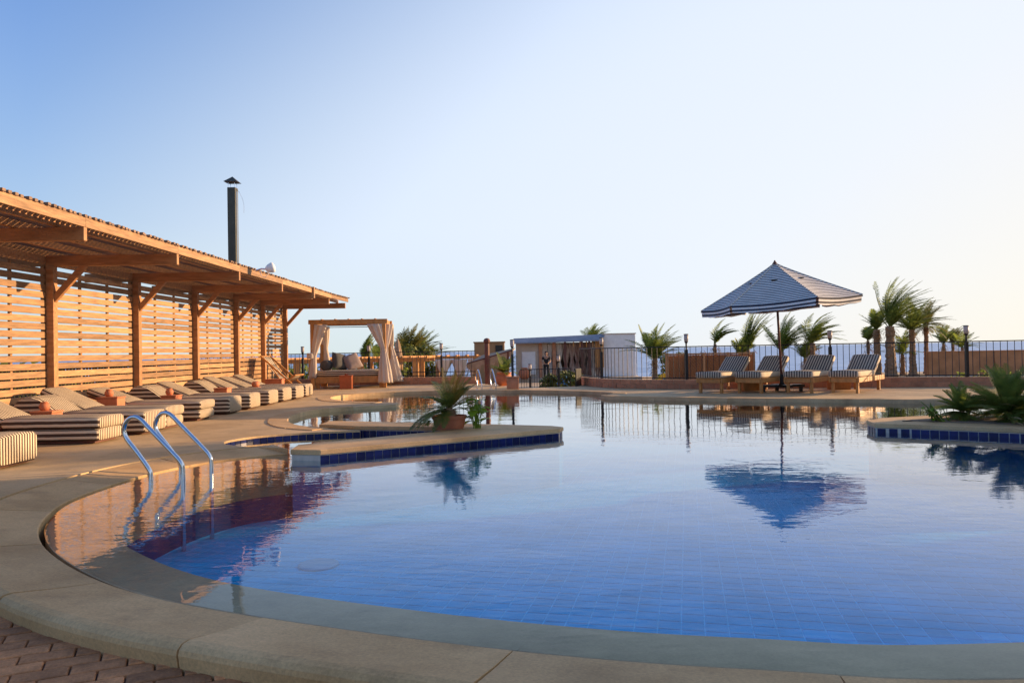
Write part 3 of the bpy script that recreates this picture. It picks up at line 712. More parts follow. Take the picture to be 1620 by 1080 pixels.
# ------------------------------------------------------------------ curtained daybed
db = empty('daybed', (-5.27, 25.0, 0), R(4), label='four-poster timber daybed with tied cream curtains and striped mattress', cat='daybed')
HX, HY, HZ = 1.13, .85, 2.06
for sx in (-1, 1):
    for sy in (-1, 1):
        MB().box((sx*HX, sy*HY, HZ/2), (.11, .11, HZ)).build('post', 'timber', db, bevel=.006)
        MB().box((sx*(HX-.12), sy*(HY-.14), .11), (.13, .1, .22)).build('leg', 'timber', db)
for sy in (-1, 1):
    MB().box((0, sy*HY, HZ+.06), (2*HX+.22, .09, .14)).build('top_beam', 'timber', db, bevel=.006)
    MB().tube([(-HX+.05, sy*(HY-.07), HZ-.06), (HX-.05, sy*(HY-.07), HZ-.06)], .011, 8).build('curtain_rod', 'iron', db)
    MB().box((0, sy*(HY-.06), .27), (2*HX-.1, .05, .20)).build('side_rail', 'timber', db, bevel=.005)
for sx in (-1, 1):
    MB().box((sx*HX, 0, HZ+.055), (.09, 2*HY-.09, .13)).build('top_beam', 'timber', db, bevel=.006)
    MB().box((sx*(HX-.05), 0, .27), (.05, 2*HY-.13, .20)).build('end_rail', 'timber', db, bevel=.005)
for k in range(5): MB().box((-HX+.3+k*.42, 0, HZ+.135), (.05, 2*HY+.05, .03)).build('roof_slat', 'timber', db)
mt = cushion(MB(), ends(line((HX-.08, .47), (-HX+.08, .47), 5)), 1.56, .2, k_side=.8).build('mattress', 'lstripe', db, smooth=True, recalc=True)
def curtain(parent, x, y, top, tie, bottom, off, wt, wb, m='voile', seed=1):
    rr = random.Random(seed); rings = []; n = 36; lv = 22
    for i in range(lv+1):
        t = i/lv; z = top+(bottom-top)*t
        if z > tie:
            q = (top-z)/(top-tie); sw = wt*(1-q)**.85+.07; cx = x+off[0]*(1-q)**1.1; cy = y+off[1]*(1-q)**1.1
        else:
            q = (tie-z)/(tie-bottom); sw = .07+(wb-.07)*q**.75; cx = x+off[2]*q; cy = y+off[3]*q
        rg = []
        for k in range(n):
            a = 2*math.pi*k/n; f = 1+.22*math.cos(a*7+seed)+.10*math.cos(a*11+z*3)
            rg.append((cx+sw*f*math.cos(a), cy+sw*.55*f*math.sin(a), z+(rr.uniform(-.012, .012) if i == lv else 0)))
        rings.append(rg)
    return MB().loft(rings).build('curtain', m, parent, smooth=True, recalc=True)
curtain(db, HX-.03, -HY-.02, HZ-.03, 1.22, .16, (-.26, 0, .06, -.05), .14, .20, seed=1)
curtain(db, HX+.02, -HY+.15, HZ-.03, 1.25, .9, (.03, .18, -.02, 0), .14, .1, seed=2)
curtain(db, HX+.05, HY+.02, HZ-.03, 1.3, .12, (-.12, -.25, .16, .0), .16, .23, seed=3)
curtain(db, -HX+.04, -HY-.02, HZ-.03, 1.05, .35, (.22, 0, -.05, 0), .13, .11, seed=4)
curtain(db, -HX+.1, HY, HZ-.03, 1.3, .5, (-.08, -.1, .1, 0), .15, .11, seed=5)
MB().lathe([(.11, 0), (.125, .03), (.125, .17), (.11, .2)], (0, 0, 0), 12).build('curtain_tie', 'voile', db); kids(db)[-1].location = (-HX-.06, -HY-.04, .96); kids(db)[-1].scale = (.9, .7, .9)
def cushion_pillow(name, x, y, z, rx, ry, rz, sx, sy, th, m, lab):
    mb = MB(); n = 12; vs = []; fs = []
    for side in (1, -1):
        o = len(vs)
        for i in range(n+1):
            for j in range(n+1):
                u, v = i/n*2-1, j/n*2-1; e = max(0, (1-u**4)*(1-v**4))**.5
                vs.append((u*sx/2*(1-.06*(1-abs(v))*0+.0), v*sy/2, side*th/2*e))
        for i in range(n):
            for j in range(n):
                a, b, c, d = o+i*(n+1)+j, o+(i+1)*(n+1)+j, o+(i+1)*(n+1)+j+1, o+i*(n+1)+j+1
                fs.append((a, b, c, d) if side > 0 else (d, c, b, a))
    o = mb.add(vs, fs).build(name, m, smooth=True); o.location = (x, y, z); o.rotation_euler = (rx, ry, rz)
    return tag(o, lab, 'cushion', 'cushions on the daybed')
bl = MB().tube([(0, -.26, 0), (0, -.255, 0), (0, -.22, 0), (0, .22, 0), (0, .255, 0), (0, .26, 0)], [.02, .10, .165, .165, .10, .02], 20).build('bolster', 'grey', smooth=True)
bl.location = (-6.02, 24.62, .735); tag(bl, 'round charcoal bolster at the left end of the daybed', 'cushion', 'cushions on the daybed')
cushion_pillow('cushion', -5.63, 24.72, .85, R(70), R(12), R(55), .56, .56, .26, 'grey', 'large charcoal square cushion leaning behind the bolster on the daybed')
cushion_pillow('cushion', -5.24, 24.85, .83, R(62), R(-18), R(35), .54, .54, .24, 'mauve', 'dusty grey square cushion right of the charcoal one on the daybed')
rbx = empty('side_table', (-5.20, 23.75, 0), R(4), label='square red-brown box table standing in front of the daybed', cat='side table')
MB().box((0, 0, .20), (.38, .36, .40)).build('box_body', 'redbox', rbx, bevel=.01)
MB().box((0, 0, .412), (.40, .38, .024)).build('box_top', 'redbox', rbx, bevel=.006)
MB().lathe([(.04, .424), (.055, .44), (.05, .47), (.02, .48)], n=14).build('knob', 'redbox', rbx, smooth=True)

# ------------------------------------------------------------------ low block walls, railings, lamp posts
BLK = MB().box((0, 0, 0), (.292, .16, .118)).mesh('block', 'block')
def low_wall(path, lab, z0=0, courses=2, bl=.30):
    root = empty('low_wall', (path[0].x, path[0].y, 0), label=lab, cat='wall')
    o0 = path[0]; mb = MB()
    for a, b in zip(path, path[1:]):
        mb.bar((a.x-o0.x, a.y-o0.y, courses*.0625), (b.x-o0.x, b.y-o0.y, courses*.0625), .148, courses*.125-.008)
    mb.build('mortar_core', 'mortar', root)
    for c in range(courses):
        for p, t in walk(path, bl, bl*(.5 if c % 2 else 1)-.0):
            o = link('block', BLK, root, (p.x-o0.x, p.y-o0.y, .0605+c*.1235), math.atan2(t.y, t.x)+random.uniform(-.006, .006), bevel=.006)
    return root
def railing(path, lab, z0, z1, step, posts=(), bar=.013, rail=.03, mid=None):
    root = empty('railing', (path[0].x, path[0].y, 0), label=lab, cat='railing'); o0 = path[0]
    for z in [z0+.04, z1]+([mid] if mid else []):
        mb = MB()
        mb.tube([(p.x-o0.x, p.y-o0.y, z) for p in path], rail/2, 6)
        mb.build('rail', 'iron', root)
    bm2 = MB().box((0, 0, 0), (bar, bar, z1-z0)).mesh('bar', 'iron')
    for p, t in walk(path, step, step*.4):
        link('bar', bm2, root, (p.x-o0.x, p.y-o0.y, (z0+z1)/2), math.atan2(t.y, t.x))
    return root
low_wall(resample(FENCE, 0, plen(FENCE), 60), 'low terracotta block wall under the railing behind the umbrella loungers')
railing(resample(FENCE, 0, plen(FENCE), 60), 'long black iron railing on the block wall behind the umbrella', .25, 1.12, .148)
low_wall(resample(FENCE_L, 4.0, plen(FENCE_L), 20), 'low terracotta block wall behind the curtained daybed')
railing(resample(FENCE_L, 1.0, plen(FENCE_L), 24), 'black iron railing behind the curtained daybed', .25, 1.12, .15, mid=.42)
dark = [Vector((-8.35, 5.5)), Vector((-8.35, 26.5))]
railing(dark, 'black iron railing glimpsed through the slats behind the pergola', -.1, .92, .11, bar=.03)
LPM = {}
def lamp(x, y, zb, zt, lab, s=1.0):
    r = empty('lamp_post', (x, y, zb), label=lab, cat='lamp post', group='black lamp posts with frosted heads')
    h = zt-zb; key = round(h, 2)
    if key not in LPM:
        LPM[key] = (MB().box((0, 0, (h-.42)/2), (.07, .07, h-.42)).mesh('post', 'iron'),
                    MB().tube([(0, 0, h-.42), (0, 0, h-.22)], .022, 10).mesh('stem', 'iron'),
                    MB().lathe([(.02, h-.26), (.045, h-.225), (.05, h-.205)], n=14).mesh('lamp_collar', 'iron'),
                    MB().lathe([(.048, h-.205), (.058, h-.14), (.058, h-.022)], n=14).mesh('lamp_shade', 'frost', True),
                    MB().lathe([(.062, h-.022), (.064, h-.006), (.03, h)], n=14).mesh('lamp_cap', 'iron'))
    for nm, me in zip(('post', 'stem', 'lamp_collar', 'lamp_shade', 'lamp_cap'), LPM[key]): link(nm, me, r)
for x, y, zb, zt, lab in ((2.58, 21.95, .25, 1.44, 'black lamp post on the railing corner in front of the curtained beach building'),
        (4.62, 20.13, .25, 1.46, 'black lamp post at the railing just left of the umbrella loungers'),
        (8.17, 19.5, .25, 1.47, 'black lamp post behind the two right-hand umbrella loungers'),
        (11.22, 18.74, .25, 1.52, 'black lamp post at the railing above the right-hand cycads'),
        (0.0, 21.62, .36, 1.42, 'black lamp post standing on the terracotta pier by the gate'),
        (-2.42, 25.9, .25, 1.40, 'black lamp post on the railing right of the daybed'),
        (-4.98, 26.33, .25, 1.38, 'black lamp post seen between the daybed curtains'),
        (-7.35, 26.6, .1, 1.38, 'black lamp post between the pergola end and the daybed'),
        (1.55, 25.6, -.6, .92, 'short pale lamp post just left of the dark gate panel'),
        (.62, 27.0, -.9, .62, 'small lamp post rising behind the sunken stair railing')):
    lamp(x, y, zb, zt, lab)
pier = empty('pier', (0, 21.65, 0), label='square terracotta block pier at the left side of the gate', cat='pier')
MB().box((0, 0, .165), (.34, .34, .33)).build('pier_core', 'block', pier, bevel=.01)
MB().box((0, 0, .345), (.38, .38, .03)).build('pier_cap', 'block', pier, bevel=.006)
# sunken stair railing and dark gate leaf
railing([Vector((.25, 24.6)), Vector((1.9, 24.8))], 'low black stair railing in the gap between pier and gate', -.9, .48, .085)
gl_ = empty('gate_panel', (1.98, 22.9, -.2), R(70), label='dark vertical board gate leaf beside the railing corner', cat='gate')
for k in range(6): MB().box((-.25+k*.1, 0, .36), (.094, .03, .72)).build('board', 'iron', gl_)
MB().box((0, .02, .70), (.64, .04, .05)).build('gate_rail', 'iron', gl_)

# ------------------------------------------------------------------ steel pool ladders
def ladder(loc_, rz, lab, prof, sp, s=1.0, drop=-.6):
    r = empty('pool_ladder', loc_, rz, label=lab, cat='ladder')
    for y in (-sp/2, sp/2):
        P = [Vector((a, b)) for a, b in prof]; pts = catmull(P, 6)
        MB().tube([(p.x, y, p.y) for p in pts], .0215*s, 12).build('handrail', 'steel', r, smooth=True)
        f = prof[0]
        MB().lathe([(.05, 0), (.05, .008), (.03, .014)], (f[0], y, f[1]), 18).build('flange', 'steel', r)
ladder((-3.20, 7.38, W-.03), R(-10), 'curved steel pool ladder rails in the water at the near left edge',
       [(-.20, 0), (-.20, .07), (-.215, .14), (-.33, .29), (-.44, .42), (-.475, .50), (-.455, .585), (-.39, .635), (-.31, .62), (-.20, .52), (.02, .31), (.115, .21), (.135, .13), (.135, -.1), (.135, -.62)], .47)
ladder((-.72, 21.6, .0), R(-70), 'curved steel pool ladder rails at the far pool edge before the pier',
       [(-.32, 0), (-.32, .12), (-.36, .3), (-.33, .48), (-.24, .56), (-.14, .52), (.06, .26), (.12, .14), (.12, 0), (.12, -.4)], .42, .9)
# skimmer frame at the near right edge
sk = empty('skimmer_frame', (2.10, 2.80, W), R(-8), label='pale square skimmer lid in a thin frame at the near right pool edge', cat='skimmer')
for a, d in (((0, -.085, 0), (.32, .010, .02)), ((0, .085, 0), (.32, .010, .02)), ((-.155, 0, 0), (.010, .16, .02)), ((.155, 0, 0), (.010, .16, .02))):
    MB().box(a, d).build('frame_bar', 'redbox', sk)
MB().box((0, 0, -.002), (.295, .155, .012)).build('lid', 'tent', sk)

# ------------------------------------------------------------------ parasol and its four loungers
um = empty('parasol', (6.47, 18.25, 0), label='large six-sided navy and white striped parasol over the wooden loungers', cat='parasol')
lean = Matrix.Rotation(R(-2.0), 4, 'Y'); tilt = Matrix.Rotation(R(-4.2), 4, 'Y')
top = lean @ Vector((0, 0, 3.09))
MB().tube([(0, 0, .1), lean @ Vector((0, 0, 3.0))], .028, 12).build('pole', 'darkwood', um, smooth=True)
RAD, RISE = 1.85, .97
def canopy_pt(a, q):
    """a: corner-angle parameter in sixths, q: 0 apex .. 1 edge"""
    i = math.floor(a); f = a-i; rot0 = R(-23.7)
    c0_ = Vector((math.cos(rot0+i*math.pi/3), math.sin(rot0+i*math.pi/3), 0)); c1_ = Vector((math.cos(rot0+(i+1)*math.pi/3), math.sin(rot0+(i+1)*math.pi/3), 0))
    p = c0_.lerp(c1_, f)*RAD*q; sag = .035*math.sin(math.pi*f)*q
    p -= p.normalized()*(.05*math.sin(math.pi*f)*q) if q > 0 else Vector()
    z = -RISE*(q**.93)-sag
    return tilt @ Vector((p.x, p.y, z))+top
for i in range(6):
    mb = MB(); nq, na = 14, 8
    for q in range(nq):
        for a in range(na):
            q0, q1, a0_, a1_ = q/nq, (q+1)/nq, i+a/na*.9999, i+(a+1)/na*.9999
            u0, u1 = q0*2.05, q1*2.05
            mb.add([canopy_pt(a0_, q0), canopy_pt(a1_, q0), canopy_pt(a1_, q1), canopy_pt(a0_, q1)], [(3, 2, 1, 0)], [((u1, 0), (u1, 1), (u0, 1), (u0, 0))])
    o = mb.build('canopy_panel', 'ustripe', um); o.modifiers.new('w', 'WELD').merge_threshold = .0005; o.modifiers.new('s', 'SOLIDIFY').thickness = .004
    mb = MB(); rr = random.Random(i)
    for a in range(na):
        a0_, a1_ = i+.02+a/na*.96, i+.02+(a+1)/na*.96; h0, h1 = .16+.012*math.sin(a*2.1+i), .16+.012*math.sin((a+1)*2.1+i)
        A, B = canopy_pt(a0_, 1), canopy_pt(a1_, 1); c_ = Vector((A.x-top.x, A.y-top.y, 0)).normalized()*.02
        mb.add([A, B, B+Vector((0, 0, -h1))-c_, A+Vector((0, 0, -h0))-c_], [(0, 1, 2, 3)], [((.0, 0), (.0, 1), (h1, 1), (h0, 0))])
    o = mb.build('valance', 'ustripe', um); o.modifiers.new('s', 'SOLIDIFY').thickness = .004
    e = canopy_pt(i+.0001, 1)
    MB().tube([canopy_pt(i+.0001, q/10)+Vector((0, 0, .008)) for q in range(11)], .009, 6).build('seam_piping', 'cream', um)
    MB().bar(lean @ Vector((0, 0, 2.95)), e+Vector((0, 0, -.03)), .02, .028).build('rib', 'darkwood', um)
    MB().bar(lean @ Vector((0, 0, 2.15)), canopy_pt(i+.0001, .52)+Vector((0, 0, -.03)), .018, .022).build('strut', 'darkwood', um)
    v = canopy_pt(i+.5, .42); MB().box((v.x, v.y, v.z+.012), (.13, .06, .02)).build('vent_tie', 'grey', um)
MB().lathe([(.05, -.04), (.06, -.01), (.03, .03), (.012, .07)], tuple(top), 12).build('finial', 'darkwood', um)
MB().lathe([(.04, 2.08), (.055, 2.1), (.055, 2.2), (.04, 2.22)], tuple(lean @ Vector((0, 0, 0))), 12).build('runner', 'darkwood', um)
pb = MB().box((0, 0, .14), (1.0, .26, .06)).box((0, 0, .14), (.25, .8, .056))
for a in ((-.45, 0), (.45, 0), (0, -.35), (0, .35)): pb.box((a[0], a[1], .055), (.07, .07, .11))
pb.lathe([(.08, .17), (.05, .2), (.04, .42)], n=12).build('stand', 'iron', um)
def make_wood_lounger():
    rt = empty('wooden_lounger'); Wd = .62; Z = .30
    for sy in (-1, 1):
        MB().box((1.0, sy*Wd/2, Z), (2.0, .045, .11)).build('side_rail', 'timber', rt, bevel=.006)
        for x in (.10, 1.72): MB().box((x, sy*(Wd/2-.045), .145), (.075, .06, .29)).build('leg', 'timber', rt, bevel=.005)
    MB().box((.02, 0, Z), (.04, Wd-.06, .11)).build('foot_board', 'timber', rt, bevel=.006)
    MB().box((1.97, 0, Z), (.04, Wd-.06, .09)).build('head_board', 'timber', rt, bevel=.006)
    for k in range(8): MB().box((.14+k*.145, 0, Z+.035), (.09, Wd-.06, .02)).build('bed_slat', 'timber', rt)
    cushion(MB(), ends(line((-.05, .435), (1.24, .425), 5)), .66, .145, side_s=.041).build('seat_cushion', 'rstripe', rt, smooth=True, recalc=True)
    e = (1.24+.66*math.cos(R(36)), .42+.66*math.sin(R(36)))
    cushion(MB(), ends(line((1.22, .43), e, 4)), .65, .115, side_s=.041).build('backrest_cushion', 'rstripe', rt, smooth=True, recalc=True)
    MB().bar((1.26, 0, .36), (e[0]+.03, 0, e[1]-.07), .56, .03).build('backrest_board', 'timber', rt)
    MB().bar((1.72, .2, .32), (1.66, .2, .66), .04, .04).build('backrest_prop', 'timber', rt)
    return rt
wl0 = make_wood_lounger(); GW = 'wooden loungers under the parasol'
for i, (x, y, rz, lab) in enumerate(((4.66, 18.02, 51, 'leftmost wooden lounger with striped mattress under the parasol'), (5.50, 17.72, 50, 'second wooden lounger from the left under the parasol, beside the pole'),
                         (6.55, 17.42, 51, 'third wooden lounger from the left under the parasol, right of the pole'), (7.47, 17.14, 49, 'rightmost wooden lounger under the parasol, nearest the cycads'))):
    o = wl0 if i == 0 else copy_tree(wl0)
    o.location = (x, y, 0); o.rotation_euler = (0, 0, R(rz)); tag(o, lab, 'sun lounger', GW)
for x, y, lab in ((5.88, 18.95, 'orange wooden box table under the second umbrella lounger'), (8.05, 18.75, 'dark orange wooden box table under the rightmost umbrella lounger')):
    t = empty('side_table', (x, y, 0), R(8), label=lab, cat='side table', group='box tables by the umbrella loungers')
    MB().box((0, 0, .15), (.42, .36, .30)).build('box_body', 'timber', t, bevel=.008)
    MB().box((0, 0, .312), (.44, .38, .022)).build('box_top', 'timber', t, bevel=.005)

# ------------------------------------------------------------------ plants
def frond(mb, base, az, el, L, bend, wind=0.0, wdir=(1, 0, 0), nl=24, ll=.3, lw=.02, droop=.35, rr=random, fold=.5, start=.12):
    d = Vector((math.cos(az)*math.cos(el), math.sin(az)*math.cos(el), math.sin(el))); p = Vector(base); st = 14; pts = [p.copy()]; wv = Vector(wdir)
    for i in range(st):
        d = (d+Vector((0, 0, -bend/st))+wv*(wind/st)).normalized(); p = p+d*(L/st); pts.append(p.copy())
    mb.tube(pts, [max(.0025, .012*L*(1-i/(st+1))) for i in range(st+1)], 4, cap=False)
    for k in range(nl):
        t = start+(1-start)*(k+.5)/nl; i = min(st-1, int(t*st)); q = pts[i].lerp(pts[i+1], t*st-i); tg = (pts[i+1]-pts[i]).normalized()
        sd = tg.cross(Vector((0, 0, 1)))
        sd = sd.normalized() if sd.length > .1 else Vector((1, 0, 0)); up = sd.cross(tg)
        l_ = ll*math.sin(math.pi*min(.97, .12+.86*t))**.7*rr.uniform(.85, 1.1)
        for s_ in (-1, 1):
            dr = (sd*s_+tg*(.55+.5*t)+up*fold*.6+wv*wind*.35+Vector((0, 0, -droop*rr.uniform(.5, 1.2)))).normalized()
            e = q+dr*l_; m_ = q+dr*l_*.45; wd = tg*lw
            mb.add([q-wd*.5, q+wd*.5, m_+wd*.9, e, m_-wd*.9], [(0, 1, 2, 3, 4)])
def palm(x, y, zb, th, tr_, n, L, lab, wind=.9, leaf='palm', seed=1, el=(28, 86), lean_=0.0, droop=.35, ll=.34, bend=.9, skirt=True):
    rr = random.Random(seed); r = empty('palm_tree', (x, y, zb), label=lab, cat='palm', group='palms beyond the pool fence')
    m = 14; prof = []
    vs = []; tp_ = []; tr_ *= .72; n = int(n*1.5); L *= 1.18; ll *= 1.25
    for i in range(m*2+1):
        t = i/(m*2); rad = tr_*(1.1-.28*t+(.06 if i % 2 else 0)*rr.random()*2)*(1.35 if t < .06 else 1)*(1.25 if t > .82 else 1)
        vs.append((lean_*t*t*th, 0, t*th)); prof.append(rad)
    if th > .25:
        tb = MB().tube(vs, [q*(1.18-.3*i/(m*2)) for i, q in enumerate(prof)], 11)
        tb.v = [(a*(1+f), b*(1+f), c+rr.uniform(-.03, .03)) for (a, b, c) in tb.v for f in (rr.uniform(-.14, .18),)]
        tb.build('trunk', 'trunk', r)
    else: MB().tube([(0, 0, 0), (0, 0, th)], tr_, 8).build('trunk', 'trunk', r)
    mb = MB(); tx = lean_*th
    for k in range(n):
        e = R(rr.uniform(*el)); az = k*2.39996+rr.uniform(-.3, .3)
        frond(mb, (tx+rr.uniform(-.05, .05), rr.uniform(-.05, .05), th+rr.uniform(-.1, .08)), az, e, L*rr.uniform(.8, 1.08), bend*rr.uniform(.6, 1.2), wind*rr.uniform(.6, 1.3), (1, -.1, 0), 34, ll, .026, droop*1.3, rr)
    mb.build('crown', leaf, r)
    if skirt and th > 1.2:
        mb = MB()
        for k in range(34):
            az = rr.uniform(0, 6.28); frond(mb, (tx+tr_*.8*math.cos(az), tr_*.8*math.sin(az), th-rr.uniform(.1, .75)), az, R(rr.uniform(-10, 60)), rr.uniform(.18, .5), 2.2, .2, (1, 0, 0), 5, .1, .02, .4, rr)
        tag(mb.build('dry_skirt', 'dry', r), kind='stuff')
    return r
PB = -.92
for (px, y, base, topz, L, n, tr_, lab, kw) in (
        (1035, 40, PB, .55, 1.75, 24, .17, 'broad palm left of the lattice screen, fronds above the railing', dict(seed=1, el=(20, 86), wind=.7)),
        (938, 64, PB, 1.6, 1.7, 16, .16, 'palm crown peeking over the roof of the beach building', dict(seed=2, wind=1.2)),
        (1131, 46, PB, 1.25, 1.5, 9, .13, 'thin palm blown to the right above the lattice screen', dict(seed=3, el=(60, 88), wind=1.5)),
        (1183, 46, PB, .85, 2.3, 11, .16, 'upright palm behind the left part of the parasol, tall narrow fronds', dict(seed=4, el=(72, 89), wind=.75, bend=.4)),
        (1172, 47, PB, .45, 1.1, 9, .12, 'small palm at the foot of the upright palm', dict(seed=5, el=(55, 86), wind=.5)),
        (1236, 43, PB, .75, 2.0, 15, .16, 'palm directly behind the parasol pole with spread fronds', dict(seed=6, el=(48, 88), wind=.75)),
        (1285, 42, PB, 1.2, 1.75, 17, .21, 'thick-trunked palm right of the parasol pole blown to the right', dict(seed=7, el=(45, 88), wind=1.5)),
        (1273, 43, PB, .35, 1.2, 8, .13, 'small palm beside the thick-trunked palm behind the parasol', dict(seed=8, el=(50, 86), wind=.4)),
        (1373, 49, PB, 1.3, 1.0, 8, .14, 'smallest palm at the left of the tall palm cluster', dict(seed=9, el=(50, 88), wind=.5)),
        (1387, 48, PB, 2.0, 1.25, 11, .27, 'short-fronded stout palm left of the tallest palm', dict(seed=10, el=(50, 88), wind=.3)),
        (1408, 46, PB, 2.15, 2.75, 26, .36, 'tallest palm of the right-hand cluster with wind-swept fronds', dict(seed=11, el=(45, 89), wind=1.15, bend=.7)),
        (1443, 47, PB, 1.95, 1.9, 20, .24, 'bushy palm right of the tallest palm with a dry skirt', dict(seed=12, el=(20, 86), wind=.4)),
        (1465, 50, PB, 2.3, 1.65, 18, .19, 'yellowish palm at the right of the tall cluster', dict(seed=13, el=(-10, 80), wind=.4, leaf='palmy')),
        (1427, 48, PB, .4, 1.5, 9, .16, 'low palm hanging between the trunks of the tall cluster', dict(seed=14, el=(20, 80), wind=-.3)),
        (1492, 57, PB, 1.0, 1.25, 9, .15, 'left one of two small palms above the orange wall', dict(seed=15, el=(50, 88), wind=.3)),
        (1507, 58, PB, 1.0, 1.3, 9, .15, 'right one of two small palms above the orange wall', dict(seed=16, el=(50, 88), wind=.9, leaf='palmy')),
        (1522, 56, PB, .7, 1.3, 8, .15, 'low palm bending beside the right lamp post', dict(seed=17, el=(25, 70), wind=.6)),
        (578, 46, PB, .7, 1.3, 6, .12, 'narrow palm tips left of the lamp behind the daybed', dict(seed=18, el=(76, 89), wind=.3)),
        (600, 45, PB, .35, 1.4, 9, .14, 'low palm behind the middle of the daybed', dict(seed=19, el=(55, 86), wind=.4)),
        (645, 40, PB, .55, 1.75, 26, .2, 'large feathery palm right of the daybed curtains', dict(seed=20, el=(40, 88), wind=.8, leaf='palmy')),
        (662, 42, PB, .4, 1.9, 14, .18, 'palm leaning right behind the feathery palm', dict(seed=21, el=(50, 86), wind=1.0))):
    palm((px-810)/1200*y, y, base, topz-base, tr_, n, L, lab, **kw)
# bushes
def bush(x, y, zb, rx, rz, lab, n=900, leaf='bush', seed=1, ls=.12):
    rr = random.Random(seed); r = empty('bush', (x, y, zb), label=lab, cat='bush', group='bushes beyond the railing')
    mb = MB()
    cl = [(rr.gauss(0, .45)*rx, rr.gauss(0, .45)*rx, rz*(.25+.7*rr.random()), rr.uniform(.25, .42)*min(rx, rz)) for k in range(16)]
    for k in range(n):
        c = rr.choice(cl); u = Vector((rr.gauss(0, 1), rr.gauss(0, 1), rr.gauss(0, 1))).normalized()*c[3]*rr.uniform(.6, 1.1)
        p = Vector(c[:3])+u; p.z = max(.05, p.z); nn = (u.normalized()+Vector((rr.uniform(-.7, .7), rr.uniform(-.7, .7), rr.uniform(-.3, .9)))).normalized()
        t = nn.cross(Vector((rr.random(), rr.random(), .3))).normalized(); b = nn.cross(t); s_ = ls*rr.uniform(.6, 1.3)
        mb.add([p-t*s_, p+b*s_*.5, p+t*s_, p-b*s_*.5], [(0, 1, 2, 3)])
    mb.build('foliage', leaf, r)
    mb = MB()
    for k in range(7):
        c = cl[k]; mb.tube([(0, 0, 0), (c[0]*.4, c[1]*.4, c[2]*.5), c[:3]], [.05, .03, .012], 6)
    mb.build('stem', 'trunk', r)
for a in ((-4.9, 38, PB, 1.15, 2.3, 'round leafy bush right of the feathery palm, beyond the railing', 1500, 'bush', 1), (-4.0, 37.5, PB, .8, 1.5, 'low bright bush left of the white-curtained cabana', 900, 'bush', 2), (-6.2, 37, PB, 1.1, 1.6, 'dark bush between the daybed curtains and the pergola post', 1000, 'palm', 3),
          (-10.6, 36, PB, 1.5, 1.5, 'low grey-green bush behind the deck chair', 1000, 'palm', 4), (-8.6, 38, PB, 1.5, 1.3, 'dark low bush behind the daybed cushions', 900, 'palm', 5), (2.6, 34, PB, .6, 1.0, 'small bush with pale lamps beside the gate panel', 500, 'bush', 6), (1.7, 34, PB, .5, .9, 'small bush in front of the standing person', 420, 'bush', 7),
          (-15.5, 24, PB, 2.2, 1.5, 'low hedge glimpsed between the near pergola slats', 1500, 'palm', 21, .16), (-16.5, 31, PB, 2.4, 1.5, 'low hedge glimpsed between the middle pergola slats', 1500, 'palm', 22, .16), (-16.0, 39, PB, 2.6, 1.6, 'low hedge glimpsed between the far pergola slats', 1500, 'palm', 23, .16),
          (7.3, 34, PB, .8, 1.7, 'yellow-green bush behind the lamp left of the lattice screen', 800, 'bush', 8), (8.2, 35, PB, .7, 1.6, 'yellow-green bush right of the lamp above the lattice screen', 700, 'bush', 9), (17.7, 30, PB, .5, .75, 'sparse grey shrub in the sand before the orange wall', 160, 'palm', 10), (19.6, 31, PB, .6, .8, 'sparse shrub in the sand right of the lamp post', 200, 'palm', 11)):
    bush(*a)
# potted cycad and companion on the island
cp = empty('potted_cycad', (-.88, 10.42, .052), label='cycad with green and yellowed fronds in a terracotta trough on the island', cat='plant')
rr = random.Random(5)
mb = MB(); rings = []
for q, z in ((.80, 0), (.88, .06), (.93, .13), (1.0, .135), (1.02, .17), (.98, .18), (.9, .178), (.88, .15)):
    rings.append([(q*.24*abs(math.cos(a))**.75*math.copysign(1, math.cos(a)), q*.17*abs(math.sin(a))**.75*math.copysign(1, math.sin(a)), z) for a in [2*math.pi*k/28 for k in range(28)]])
mb.loft(rings).build('pot', 'terra', cp, smooth=False, recalc=True)
MB().lathe([(.07, .10), (.10, .16), (.085, .24), (.03, .28)], n=14, wob=.12, seed=3).build('stem', 'trunk', cp)
mb = MB(); my = MB()
for k in range(46):
    az = k*2.4+.4; e = R(rr.uniform(-2, 66)); tgt = mb
    if math.cos(az) > .25 and k % 3 != 1: continue
    frond(mb, (0, 0, .25), az, e, rr.uniform(.46, .66), rr.uniform(.8, 1.3), 0, (1, 0, 0), 34, .13, .008, .3, rr, .5, .14)
for az, e, L in ((-.2, 74, .58), (.0, 62, .60), (.5, 58, .6), (-.5, 70, .6), (.9, 60, .5), (-.9, 48, .48), (.2, 35, .5), (.35, 66, .62), (.1, 52, .55), (-.6, 60, .5), (1.2, 70, .55), (2.2, 78, .6), (-.35, 40, .42), (.7, 80, .56)):
    frond(my, (0, 0, .25), az, R(e), L, .45, 0, (1, 0, 0), 26, .10, .007, .2, rr, .6, .16)
mb.build('green_fronds', 'cycadpot', cp); my.build('yellowed_fronds', 'yellow', cp)
mb = MB()
for k in range(7): frond(mb, (-.2+rr.uniform(-.08, .05), -.1, .12), R(190+rr.uniform(-40, 60)), R(10), rr.uniform(.12, .24), 1.6, 0, (1, 0, 0), 12, .05, .006, .3, rr)
mb.build('trailing_fronds', 'lime', cp)
